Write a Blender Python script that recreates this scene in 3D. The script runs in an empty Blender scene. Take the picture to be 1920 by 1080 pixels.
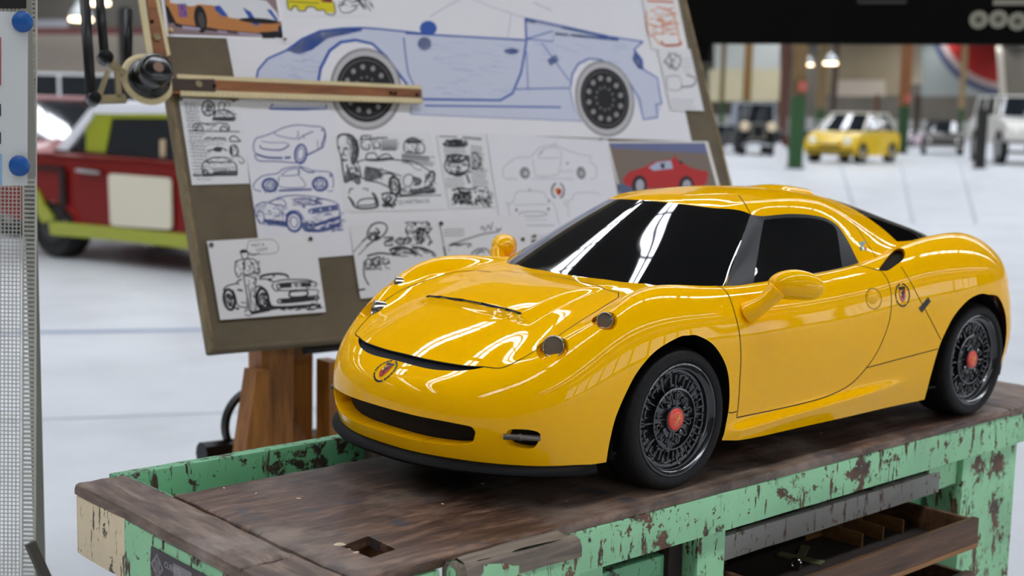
import bpy, bmesh, math, random
import numpy as np
from mathutils import Vector, Matrix

# ------------------------------------------------------------------ camera, world, light
SC = bpy.context.scene
COL = SC.collection
K = 1.5            # the model car's own units -> metres
HB = 0.86          # height of the workbench top
CF = 2503.357      # focal length in pixels of the 1920 wide frame
CAMP = np.array([1.04907, 1.10595, .39020]) * K + np.array([0, 0, HB])
def _axes(yaw, pitch, roll):
    cy, sy = math.cos(yaw), math.sin(yaw); cp, sp = math.cos(pitch), math.sin(pitch); cr, sr = math.cos(roll), math.sin(roll)
    fwd = np.array([-sy * cp, cy * cp, -sp]); right = np.array([cy, sy, 0.]); up = np.cross(right, fwd)
    return cr * right + sr * up, -sr * right + cr * up, fwd
CR, CU, CFW = _axes(*[math.radians(a) for a in (137.99502, 7.40970, 1.28075)])
cam_d = bpy.data.cameras.new('camera'); cam = bpy.data.objects.new('camera', cam_d); COL.objects.link(cam)
cam_d.sensor_width = 36; cam_d.lens = CF / 1920 * 36
cam_d.clip_start = .05; cam_d.clip_end = 300
_m = Matrix(((CR[0], CU[0], -CFW[0], CAMP[0]), (CR[1], CU[1], -CFW[1], CAMP[1]), (CR[2], CU[2], -CFW[2], CAMP[2]), (0, 0, 0, 1)))
cam.matrix_world = _m
SC.camera = cam
cam_d.dof.use_dof = True; cam_d.dof.focus_distance = 2.08; cam_d.dof.aperture_fstop = 3.8; cam_d.dof.aperture_blades = 0

w = bpy.data.worlds.new('hall_air'); SC.world = w; w.use_nodes = True
w.node_tree.nodes['Background'].inputs[0].default_value = (.80, .88, 1., 1)
w.node_tree.nodes['Background'].inputs[1].default_value = .35
SC.view_settings.view_transform = 'Standard'; SC.view_settings.look = 'None'
SC.view_settings.gamma = 1; SC.view_settings.use_curve_mapping = False
SC.view_settings.exposure = -0.1
SC.cycles.use_denoising = True
SC.cycles.max_bounces = 8; SC.cycles.sample_clamp_indirect = 6

def pray(x, y):
    return CFW + CR * (x - 960) / CF - CU * (y - 540) / CF
def proj(P):
    d = np.asarray(P, float) - CAMP; z = d @ CFW
    return np.stack([960 + CF * (d @ CR) / z, 540 - CF * (d @ CU) / z], -1)
def on_plane(x, y, p0, n):
    d = pray(x, y); t = ((np.asarray(p0) - CAMP) @ n) / (d @ n)
    return CAMP + t * d
def on_axis(x, y, ax, c):
    d = pray(x, y); t = (c - CAMP[ax]) / d[ax]
    return CAMP + t * d
def at_depth(x, y, dep):
    return CAMP + pray(x, y) * dep

# ------------------------------------------------------------------ helpers
random.seed(7); RNG = np.random.default_rng(11)
MATS = {}
def srgb(c):
    if isinstance(c, str):
        c = [int(c[i:i + 2], 16) / 255 for i in (0, 2, 4)]
    return tuple(((v / 12.92) if v <= .04045 else ((v + .055) / 1.055) ** 2.4) for v in c[:3])
def mat(name, col, rough=.5, metal=0., coat=0., spec=.5, emit=None, estr=0., trans=0., bump=0., bscale=40., var=0., vscale=8., alpha=1., ior=1.45, coords='Object'):
    if name in MATS: return MATS[name]
    m = bpy.data.materials.new(name); m.use_nodes = True; nt = m.node_tree; b = nt.nodes['Principled BSDF']
    c = srgb(col); b.inputs['Base Color'].default_value = (*c, 1); b.inputs['Roughness'].default_value = rough
    b.inputs['Metallic'].default_value = metal; b.inputs['Coat Weight'].default_value = coat; b.inputs['Coat Roughness'].default_value = .02
    b.inputs['Specular IOR Level'].default_value = spec; b.inputs['Transmission Weight'].default_value = trans; b.inputs['IOR'].default_value = ior
    b.inputs['Alpha'].default_value = alpha
    if emit is not None:
        b.inputs['Emission Color'].default_value = (*srgb(emit), 1); b.inputs['Emission Strength'].default_value = estr
    if var or bump:
        tc = nt.nodes.new('ShaderNodeTexCoord')
    if var:
        n = nt.nodes.new('ShaderNodeTexNoise'); n.inputs['Scale'].default_value = vscale; n.inputs['Detail'].default_value = 5
        nt.links.new(tc.outputs[coords], n.inputs['Vector'])
        r = nt.nodes.new('ShaderNodeValToRGB'); r.color_ramp.elements[0].position = .3; r.color_ramp.elements[1].position = .7
        r.color_ramp.elements[0].color = (*[v * (1 - var) for v in c], 1); r.color_ramp.elements[1].color = (*[min(1, v * (1 + var)) for v in c], 1)
        nt.links.new(n.outputs['Fac'], r.inputs['Fac']); nt.links.new(r.outputs['Color'], b.inputs['Base Color'])
    if bump:
        n2 = nt.nodes.new('ShaderNodeTexNoise'); n2.inputs['Scale'].default_value = bscale; n2.inputs['Detail'].default_value = 4
        nt.links.new(tc.outputs[coords], n2.inputs['Vector'])
        bp = nt.nodes.new('ShaderNodeBump'); bp.inputs['Strength'].default_value = bump; bp.inputs['Distance'].default_value = .01
        nt.links.new(n2.outputs['Fac'], bp.inputs['Height']); nt.links.new(bp.outputs['Normal'], b.inputs['Normal'])
    MATS[name] = m
    return m

def mk(name, V, F, m, parent=None, smooth=False, loc=None, normals=None, kind=None, label=None, cat=None, group=None):
    me = bpy.data.meshes.new(name)
    V = np.asarray(V, float).reshape(-1, 3)
    if len(F) and isinstance(F, np.ndarray):
        n = len(F); k = F.shape[1]
        me.vertices.add(len(V)); me.vertices.foreach_set('co', V.astype(np.float32).ravel())
        me.loops.add(n * k); me.loops.foreach_set('vertex_index', F.astype(np.int32).ravel())
        me.polygons.add(n); me.polygons.foreach_set('loop_start', np.arange(0, n * k, k, dtype=np.int32))
        me.update(calc_edges=True)
    else:
        me.from_pydata([tuple(v) for v in V], [], [tuple(int(i) for i in f) for f in F]); me.update()
    if smooth: me.polygons.foreach_set('use_smooth', np.ones(len(me.polygons), bool))
    if normals is not None: me.normals_split_custom_set_from_vertices([tuple(n) for n in normals])
    if m is not None:
        for mm in (m if isinstance(m, (list, tuple)) else [m]): me.materials.append(mm)
    o = bpy.data.objects.new(name, me); COL.objects.link(o)
    if parent is not None: o.parent = parent
    if loc is not None: o.location = loc
    if kind: o['kind'] = kind
    if label: o['label'] = label
    if cat: o['category'] = cat
    if group: o['group'] = group
    return o
def thing(name, label, cat, loc=(0, 0, 0), rot=(0, 0, 0), group=None):
    o = bpy.data.objects.new(name, None); COL.objects.link(o); o.location = loc; o.rotation_euler = rot
    o.empty_display_size = .1
    o['label'] = label; o['category'] = cat
    if group: o['group'] = group
    return o
def copy_tree(o, parent=None):
    c = o.copy(); COL.objects.link(c)
    if parent is not None: c.parent = parent
    for ch in list(o.children): copy_tree(ch, c)
    return c

class B:
    """collects primitive shapes into one mesh"""
    def __init__(s): s.V = []; s.F = []
    def add(s, V, F):
        n = len(s.V); s.V += [tuple(v) for v in V]; s.F += [tuple(i + n for i in f) for f in F]; return s
    def box(s, c, d, M=None, bev=0.):
        x, y, z = d[0] / 2, d[1] / 2, d[2] / 2
        if bev:
            V = []; F = []
            bm = bmesh.new(); bmesh.ops.create_cube(bm, size=1, matrix=Matrix.Diagonal((d[0], d[1], d[2], 1)))
            bmesh.ops.bevel(bm, geom=bm.edges[:], offset=bev, segments=2, profile=.5, affect='EDGES')
            bm.verts.ensure_lookup_table(); bm.verts.index_update()
            V = [v.co.copy() for v in bm.verts]; F = [tuple(v.index for v in f.verts) for f in bm.faces]; bm.free()
        else:
            V = [(a * x, b * y, e * z) for a in (-1, 1) for b in (-1, 1) for e in (-1, 1)]
            F = [(0, 1, 3, 2), (4, 6, 7, 5), (0, 4, 5, 1), (2, 3, 7, 6), (0, 2, 6, 4), (1, 5, 7, 3)]
        V = [Vector(v) for v in V]
        if M is not None: V = [M.to_3x3() @ v for v in V]
        return s.add([v + Vector(c) for v in V], F)
    def tube(s, pts, r, n=12, cap=True, closed=False):
        pts = [Vector(p) for p in pts]; k = len(pts); rr = r if hasattr(r, '__len__') else [r] * k
        base = len(s.V); up = None
        for i, p in enumerate(pts):
            if closed: t = pts[(i + 1) % k] - pts[i - 1]
            else: t = pts[min(i + 1, k - 1)] - pts[max(i - 1, 0)]
            t.normalize()
            if up is None: up = t.orthogonal().normalized()
            else: up = (up - t * up.dot(t)).normalized()
            sd = t.cross(up)
            for j in range(n):
                a = 2 * math.pi * j / n; s.V.append(tuple(p + (up * math.cos(a) + sd * math.sin(a)) * rr[i]))
        for i in range(k if closed else k - 1):
            i2 = (i + 1) % k
            for j in range(n):
                s.F.append((base + i * n + j, base + i * n + (j + 1) % n, base + i2 * n + (j + 1) % n, base + i2 * n + j))
        if cap and not closed:
            s.F.append(tuple(base + j for j in range(n))[::-1]); s.F.append(tuple(base + (k - 1) * n + j for j in range(n)))
        return s
    def lathe(s, prof, n=32, M=None, closed=False, cap=False):
        """profile (r, h) about local Z, mapped by the 4x4 M"""
        base = len(s.V); k = len(prof); M = M or Matrix.Identity(4)
        for (r, h) in prof:
            for j in range(n):
                a = 2 * math.pi * j / n; s.V.append(tuple(M @ Vector((r * math.cos(a), r * math.sin(a), h))))
        for i in range(k if closed else k - 1):
            i2 = (i + 1) % k
            for j in range(n): s.F.append((base + i * n + j, base + i * n + (j + 1) % n, base + i2 * n + (j + 1) % n, base + i2 * n + j))
        if cap and not closed:
            if prof[0][0] > 1e-6: s.F.append(tuple(base + j for j in range(n))[::-1])
            if prof[-1][0] > 1e-6: s.F.append(tuple(base + (k - 1) * n + j for j in range(n)))
        return s
    def prism(s, poly, h0, h1, M=None):
        """closed 2-D outline extruded along local Z"""
        M = M or Matrix.Identity(4); n = len(poly)
        V = [M @ Vector((p[0], p[1], h0)) for p in poly] + [M @ Vector((p[0], p[1], h1)) for p in poly]
        F = [tuple(range(n))[::-1], tuple(range(n, 2 * n))] + [(i, (i + 1) % n, n + (i + 1) % n, n + i) for i in range(n)]
        return s.add(V, F)
    def ribbon(s, pts, nrm, w):
        """flat strip of width w along pts; nrm: one normal or one per point"""
        pts = [np.asarray(p, float) for p in pts]; k = len(pts); base = len(s.V)
        for i, p in enumerate(pts):
            t = pts[min(i + 1, k - 1)] - pts[max(i - 1, 0)]
            n = np.asarray(nrm if np.ndim(nrm) == 1 else nrm[i], float)
            sd = np.cross(n, t); L = np.linalg.norm(sd); sd = sd / L if L > 1e-12 else sd
            ww = w if not hasattr(w, '__len__') else w[i]
            s.V += [tuple(p + sd * ww / 2), tuple(p - sd * ww / 2)]
        for i in range(k - 1): s.F.append((base + 2 * i, base + 2 * i + 1, base + 2 * i + 3, base + 2 * i + 2))
        return s
    def build(s, name, m, parent=None, smooth=False, **kw):
        o = mk(name, s.V, s.F, m, parent, smooth, **kw)
        return o
def autosmooth(o, ang=35):
    me = o.data
    me.polygons.foreach_set('use_smooth', np.ones(len(me.polygons), bool))
    me.set_sharp_from_angle(angle=math.radians(ang))
    return o
def spline_pts(pts, n=8, closed=False):
    """Catmull-Rom through points"""
    P = [np.asarray(p, float) for p in pts]; k = len(P); out = []
    for i in range(k if closed else k - 1):
        if closed: a, b, c, d = P[i - 1], P[i], P[(i + 1) % k], P[(i + 2) % k]
        else: a, b, c, d = P[max(i - 1, 0)], P[i], P[i + 1], P[min(i + 2, k - 1)]
        for j in range(n):
            t = j / n; out.append(.5 * (2 * b + (c - a) * t + (2 * a - 5 * b + 4 * c - d) * t * t + (3 * b - a - 3 * c + d) * t ** 3))
    if not closed: out.append(P[-1])
    return out
# ------------------------------------------------------------------ the hall
HX0, HX1, HY0, HY1, HZ = -130., 16., -106., 40., 9.5
def noise_mat(name, cols, scale, rough, detail=6, stretch=(1, 1, 1), bump=0., pos=None, rr=None, coat=0.):
    """object-space noise mapped through a colour ramp"""
    if name in MATS: return MATS[name]
    m = bpy.data.materials.new(name); m.use_nodes = True; nt = m.node_tree; b = nt.nodes['Principled BSDF']; L = nt.links.new
    tc = nt.nodes.new('ShaderNodeTexCoord'); mp = nt.nodes.new('ShaderNodeMapping'); mp.inputs['Scale'].default_value = stretch
    L(tc.outputs['Object'], mp.inputs['Vector'])
    n = nt.nodes.new('ShaderNodeTexNoise'); n.inputs['Scale'].default_value = scale; n.inputs['Detail'].default_value = detail; n.inputs['Roughness'].default_value = .6
    L(mp.outputs['Vector'], n.inputs['Vector'])
    r = nt.nodes.new('ShaderNodeValToRGB'); el = r.color_ramp.elements
    pos = pos or list(np.linspace(.3, .7, len(cols)))
    while len(el) < len(cols): el.new(.5)
    for e, c, p in zip(el, cols, pos): e.position = p; e.color = (*srgb(c), 1)
    L(n.outputs['Fac'], r.inputs['Fac']); L(r.outputs['Color'], b.inputs['Base Color'])
    b.inputs['Roughness'].default_value = rough; b.inputs['Coat Weight'].default_value = coat
    if bump:
        bp = nt.nodes.new('ShaderNodeBump'); bp.inputs['Strength'].default_value = bump; bp.inputs['Distance'].default_value = .004
        L(n.outputs['Fac'], bp.inputs['Height']); L(bp.outputs['Normal'], b.inputs['Normal'])
    MATS[name] = m; return m
FLR = noise_mat('floor_concrete', ['b2b5b8', 'c2c5c8', 'cccfd2'], 1.1, .38, stretch=(1, 1, 1), pos=[.25, .5, .75])
fl = mk('floor', [(HX0, HY0, 0), (HX1, HY0, 0), (HX1, HY1, 0), (HX0, HY1, 0), (HX0, HY0, -.2), (HX1, HY0, -.2), (HX1, HY1, -.2), (HX0, HY1, -.2)],
        [(0, 1, 2, 3), (7, 6, 5, 4), (0, 4, 5, 1), (1, 5, 6, 2), (2, 6, 7, 3), (3, 7, 4, 0)], FLR, kind='structure')
def floor_strip(a, b_, w, m, name='floor_line'):
    a = np.array(a, float); b_ = np.array(b_, float); t = b_ - a; n = np.array([-t[1], t[0]]) / np.linalg.norm(t) * w / 2
    mk(name, [(*(a - n), .0015), (*(b_ - n), .0015), (*(b_ + n), .0015), (*(a + n), .0015)], [(0, 1, 2, 3)], m, fl)
def gp(x, y, z=0.):
    return on_axis(x, y, 2, z)
JNT = mat('floor_line', '8b929b', .6); BLU = mat('floor_blue_line', '7c8ba3', .5)
p, q = gp(40, 624)[:2], gp(430, 618)[:2]; floor_strip(p - (q - p) * 2, q + (q - p) * 3, .11, BLU)
p, q = gp(40, 788)[:2], gp(480, 772)[:2]; floor_strip(p - (q - p), q + (q - p) * .6, .022, JNT)
for (a, b_) in (((1400, 378), (1920, 402)), ((1500, 352), (1920, 362)), ((1880, 545), (1920, 549))):
    p, q = gp(*a)[:2], gp(*b_)[:2]; floor_strip(p - (q - p) * .4, q + (q - p), .05, mat('joint_and_glint_pale', 'a9adb2', .6))
for a, b_ in (((1602, 395), (1574, 300)), ((1712, 420), (1690, 310)), ((1830, 420), (1800, 305))):  # strips coloured in for faint upright reflections on the floor, not joints
    p, q = gp(*a)[:2], gp(*b_)[:2]; floor_strip(p, q, .07, mat('joint_and_glint_pale', 'a9adb2', .6))
WALL = noise_mat('wall_paint', ['5f594f', '6b645a'], .5, .85)
def wall(name, a, b_, z0, z1, m, t=.2):
    a = np.array(a, float); b_ = np.array(b_, float); d = b_ - a; n = np.array([-d[1], d[0]]) / np.linalg.norm(d) * t
    V = [(*a, z0), (*b_, z0), (*(b_ + n), z0), (*(a + n), z0), (*a, z1), (*b_, z1), (*(b_ + n), z1), (*(a + n), z1)]
    return mk(name, V, [(3, 2, 1, 0), (4, 5, 6, 7), (0, 1, 5, 4), (1, 2, 6, 5), (2, 3, 7, 6), (3, 0, 4, 7)], m, kind='structure')
wall('wall_back', (HX0, HY0), (HX0, HY1), 0, HZ, WALL); wall('wall_left', (HX1, HY0), (HX0, HY0), 0, HZ, WALL)
wall('wall_right', (HX0, HY1), (HX1, HY1), 0, HZ, WALL); wall('wall_front', (HX1, HY1), (HX1, HY0), 0, HZ, WALL)
# ceiling panels between the glazed bands
CEI = noise_mat('ceiling_boards', ['38342f', '443f39'], .8, .9)
GLZ = mat('skylight_glass', 'ffffff', .4, emit='f2f7ff', estr=18.5); MUL = mat('skylight_bar', '34363a', .6)
bands = sorted([-9.6 + 12 * k for k in range(-7, 4)] + [-5.9 + 12 * k for k in range(-8, 1)] + [18.1, 30.1])
edges = []
y = HY0
CW = .43
k = 0
for i, c in enumerate(bands + [None]):
    y2 = HY1 if c is None else c - CW
    mk('ceiling' if not k else 'ceiling.%03d' % k, [(HX0, y, HZ), (HX1, y, HZ), (HX1, y2, HZ), (HX0, y2, HZ), (HX0, y, HZ + .15), (HX1, y, HZ + .15), (HX1, y2, HZ + .15), (HX0, y2, HZ + .15)],
       [(3, 2, 1, 0), (4, 5, 6, 7), (0, 1, 5, 4), (1, 2, 6, 5), (2, 3, 7, 6), (3, 0, 4, 7)], CEI, kind='structure')
    k += 1
    if c is not None:
        o = mk('window_%d' % (i + 1), [(HX0, c - CW, HZ + .12), (HX1, c - CW, HZ + .12), (HX1, c + CW, HZ + .12), (HX0, c + CW, HZ + .12)], [(3, 2, 1, 0)], GLZ, kind='structure')
        bb = B().box(((HX0 + HX1) / 2, c, HZ + .06), (HX1 - HX0, .07, .1))
        x = HX0
        j = 0
        while x < HX1:
            bb.box((x, c, HZ + .06), (.34 if j % 5 == 0 else .06, 2 * CW, .1)); x += 1.0; j += 1
        bb.build('mullion', MUL, o)
    y = y2 if c is None else c + CW

# tall glowing windows added to the unseen right-hand wall to light the car's side
GW = mat('added_window_glow', 'ffffff', .4, emit='f4f8ff', estr=2.6)
wn = len(bands) + 1
for i in range(14):
    x0 = 11 - i * 6.4; x1 = x0 - 5.4
    o = mk('window_%d' % (wn + i), [(x0, HY1 - .03, 1.0), (x1, HY1 - .03, 1.0), (x1, HY1 - .03, 8.8), (x0, HY1 - .03, 8.8)], [(0, 1, 2, 3)], GW, kind='structure')
    bb = B()
    for k in range(7): bb.box((x0 - 5.4 * k / 6, HY1 - .05, 4.9), (.07, .06, 7.8))
    for k in range(6): bb.box(((x0 + x1) / 2, HY1 - .05, 1.0 + 7.8 * k / 5), (5.4, .06, .07))
    bb.build('mullion', MUL, o)
# ------------------------------------------------------------------ the yellow model car (own units, front axle = origin, x forward, y to its left)
YEL = mat('car_yellow', 'ffbd00', .35, coat=.66, spec=.0)
BLK = mat('car_black', '16171a', .45)
GLS = mat('car_glass', '0b0c0e', .03, coat=1.)
GAP = mat('panel_gap', '2a2205', .9)
NST = [ # stations from nose centre round the left side to the tail centre; 9 points each from the bottom edge over the shoulder to the spine
 [(.232,0,.046),(.238,0,.065),(.239,0,.09),(.232,0,.115),(.212,0,.131),(.17,0,.156),(.10,0,.183),(.0,0,.202),(-.15,0,.205)],
 [(.229,.05,.046),(.2345,.051,.065),(.235,.052,.09),(.228,.053,.115),(.208,.053,.131),(.167,.05,.156),(.098,.044,.183),(0,.036,.202),(-.155,0,.205)],
 [(.214,.098,.046),(.219,.100,.065),(.220,.102,.09),(.213,.102,.115),(.197,.099,.132),(.158,.094,.156),(.092,.083,.182),(0,.068,.202),(-.16,0,.205)],
 [(.191,.138,.045),(.196,.140,.065),(.197,.142,.09),(.191,.141,.116),(.177,.136,.137),(.142,.128,.157),(.083,.114,.183),(0,.095,.202),(-.165,0,.205)],
 [(.162,.170,.044),(.166,.173,.065),(.167,.175,.09),(.163,.174,.120),(.151,.167,.146),(.126,.157,.168),(.078,.142,.185),(0,.118,.202),(-.17,0,.205)],
 [(.118,.192,.044),(.120,.196,.07),(.120,.198,.10),(.116,.197,.135),(.106,.190,.165),(.090,.176,.187),(.062,.157,.193),(0,.132,.203),(-.175,0,.205)],
 [(.065,.198,.044),(.066,.205,.075),(.065,.208,.11),(.062,.206,.153),(.058,.197,.185),(.05,.177,.2065),(.035,.152,.200),(-.012,.132,.204),(-.18,0,.205)],
 [(.01,.201,.044),(.01,.209,.078),(.01,.212,.115),(.01,.2095,.158),(.008,.200,.192),(.006,.176,.2145),(0,.150,.2065),(-.035,.128,.205),(-.19,0,.205)],
 [(-.05,.203,.044),(-.05,.209,.075),(-.05,.211,.115),(-.05,.209,.158),(-.05,.200,.191),(-.05,.178,.211),(-.055,.154,.2065),(-.08,.125,.205),(-.20,0,.205)],
 [(-.11,.202,.040),(-.11,.207,.072),(-.11,.2095,.115),(-.11,.208,.158),(-.11,.200,.188),(-.11,.184,.2055),(-.11,.160,.206),(-.13,.12,.204),(-.22,0,.203)],
 [(-.20,.200,.038),(-.20,.206,.070),(-.20,.209,.115),(-.20,.208,.158),(-.20,.200,.188),(-.20,.183,.2065),(-.20,.160,.206),(-.21,.11,.203),(-.25,0,.2)],
 [(-.30,.200,.037),(-.30,.206,.068),(-.30,.210,.115),(-.30,.209,.160),(-.30,.201,.191),(-.30,.183,.2105),(-.30,.160,.209),(-.30,.105,.204),(-.30,0,.2)],
 [(-.39,.203,.037),(-.39,.209,.068),(-.39,.213,.115),(-.39,.2125,.165),(-.39,.204,.199),(-.39,.183,.2195),(-.39,.157,.216),(-.38,.10,.207),(-.34,0,.2)],
 [(-.47,.207,.037),(-.47,.214,.068),(-.47,.218,.115),(-.47,.2175,.168),(-.47,.208,.209),(-.47,.180,.2335),(-.47,.148,.228),(-.45,.09,.215),(-.37,0,.205)],
 [(-.54,.211,.040),(-.54,.219,.070),(-.54,.223,.115),(-.54,.222,.170),(-.54,.211,.214),(-.54,.176,.2420),(-.535,.142,.234),(-.50,.085,.222),(-.40,0,.21)],
 [(-.61,.211,.045),(-.61,.218,.075),(-.61,.2225,.115),(-.61,.220,.170),(-.61,.208,.2145),(-.61,.170,.2435),(-.60,.135,.236),(-.55,.08,.228),(-.42,0,.212)],
 [(-.672,.203,.050),(-.674,.210,.078),(-.675,.213,.115),(-.672,.209,.166),(-.668,.196,.210),(-.66,.160,.2370),(-.64,.125,.233),(-.58,.07,.228),(-.44,0,.215)],
 [(-.714,.184,.050),(-.719,.190,.080),(-.721,.192,.115),(-.716,.188,.165),(-.709,.176,.204),(-.692,.148,.2270),(-.66,.115,.227),(-.60,.06,.229),(-.46,0,.216)],
 [(-.742,.14,.050),(-.748,.143,.080),(-.751,.145,.115),(-.746,.143,.167),(-.738,.136,.203),(-.718,.118,.2210),(-.68,.09,.226),(-.61,.045,.231),(-.475,0,.217)],
 [(-.757,.075,.050),(-.764,.077,.080),(-.767,.078,.115),(-.763,.077,.168),(-.755,.074,.205),(-.735,.066,.2220),(-.69,.05,.227),(-.62,.025,.232),(-.485,0,.218)],
 [(-.760,0,.050),(-.768,0,.080),(-.772,0,.115),(-.768,0,.168),(-.76,0,.206),(-.740,0,.2230),(-.69,0,.228),(-.62,0,.233),(-.49,0,.218)],
]
GST = [ # greenhouse stations from the cowl back; 7 points from the centre line over the rail to below the belt
 [(-.012,0,.187),(-.017,.06,.187),(-.030,.125,.187),(-.066,.178,.187),(-.070,.183,.184),(-.074,.186,.181),(-.08,.188,.172)],
 [(-.042,0,.206),(-.046,.06,.2065),(-.058,.123,.2065),(-.094,.172,.2065),(-.098,.178,.203),(-.102,.182,.199),(-.108,.186,.188)],
 [(-.085,0,.2355),(-.089,.055,.235),(-.101,.109,.2335),(-.135,.153,.2315),(-.143,.163,.222),(-.152,.173,.211),(-.157,.182,.194)],
 [(-.128,0,.2640),(-.133,.05,.2635),(-.146,.096,.2610),(-.177,.134,.2565),(-.188,.147,.241),(-.199,.163,.220),(-.206,.180,.194)],
 [(-.172,0,.2890),(-.178,.05,.2880),(-.191,.086,.2850),(-.219,.116,.2800),(-.232,.1345,.258),(-.244,.158,.228),(-.252,.179,.194)],
 [(-.235,0,.2995),(-.24,.05,.2985),(-.25,.091,.2945),(-.27,.121,.2850),(-.28,.138,.258),(-.29,.159,.228),(-.295,.180,.194)],
 [(-.31,0,.3030),(-.31,.05,.3018),(-.315,.092,.2970),(-.32,.123,.2855),(-.325,.140,.258),(-.33,.160,.228),(-.335,.181,.195)],
 [(-.39,0,.3010),(-.385,.05,.2995),(-.38,.090,.2940),(-.375,.122,.2790),(-.375,.1415,.254),(-.375,.162,.228),(-.375,.183,.198)],
 [(-.477,0,.2915),(-.465,.045,.2895),(-.45,.085,.2810),(-.435,.120,.2630),(-.43,.145,.243),(-.425,.167,.226),(-.42,.185,.200)],
 [(-.555,0,.2775),(-.545,.045,.2730),(-.53,.080,.2610),(-.51,.113,.2450),(-.50,.14,.233),(-.49,.16,.222),(-.48,.18,.200)],
 [(-.635,0,.2575),(-.625,.04,.2545),(-.61,.073,.2460),(-.59,.103,.2350),(-.58,.125,.228),(-.57,.145,.218),(-.56,.165,.200)],
 [(-.71,0,.2375),(-.705,.035,.2355),(-.695,.063,.2310),(-.685,.088,.2240),(-.68,.105,.218),(-.67,.12,.208),(-.66,.13,.190)],
 [(-.755,0,.2230),(-.752,.03,.2210),(-.747,.055,.2160),(-.738,.075,.2080),(-.733,.085,.200),(-.725,.095,.19),(-.72,.10,.18)],
]
def cspline(t, Y, tq):
    """natural cubic spline, Y (n, ...)"""
    t = np.asarray(t, float); Y = np.asarray(Y, float); n = len(t); h = np.diff(t)
    A = np.zeros((n, n)); sh = Y.shape[1:]; Yf = Y.reshape(n, -1); R = np.zeros_like(Yf)
    A[0, 0] = A[-1, -1] = 1
    for i in range(1, n - 1):
        A[i, i - 1] = h[i - 1]; A[i, i] = 2 * (h[i - 1] + h[i]); A[i, i + 1] = h[i]
        R[i] = 6 * ((Yf[i + 1] - Yf[i]) / h[i] - (Yf[i] - Yf[i - 1]) / h[i - 1])
    M = np.linalg.solve(A, R)
    i = np.clip(np.searchsorted(t, tq) - 1, 0, n - 2); H = h[i][:, None]; a = ((t[i + 1] - tq)[:, None]) / H; b = ((tq - t[i])[:, None]) / H
    o = a * Yf[i] + b * Yf[i + 1] + ((a ** 3 - a) * M[i] + (b ** 3 - b) * M[i + 1]) * H * H / 6
    return o.reshape((len(tq),) + sh)

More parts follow.
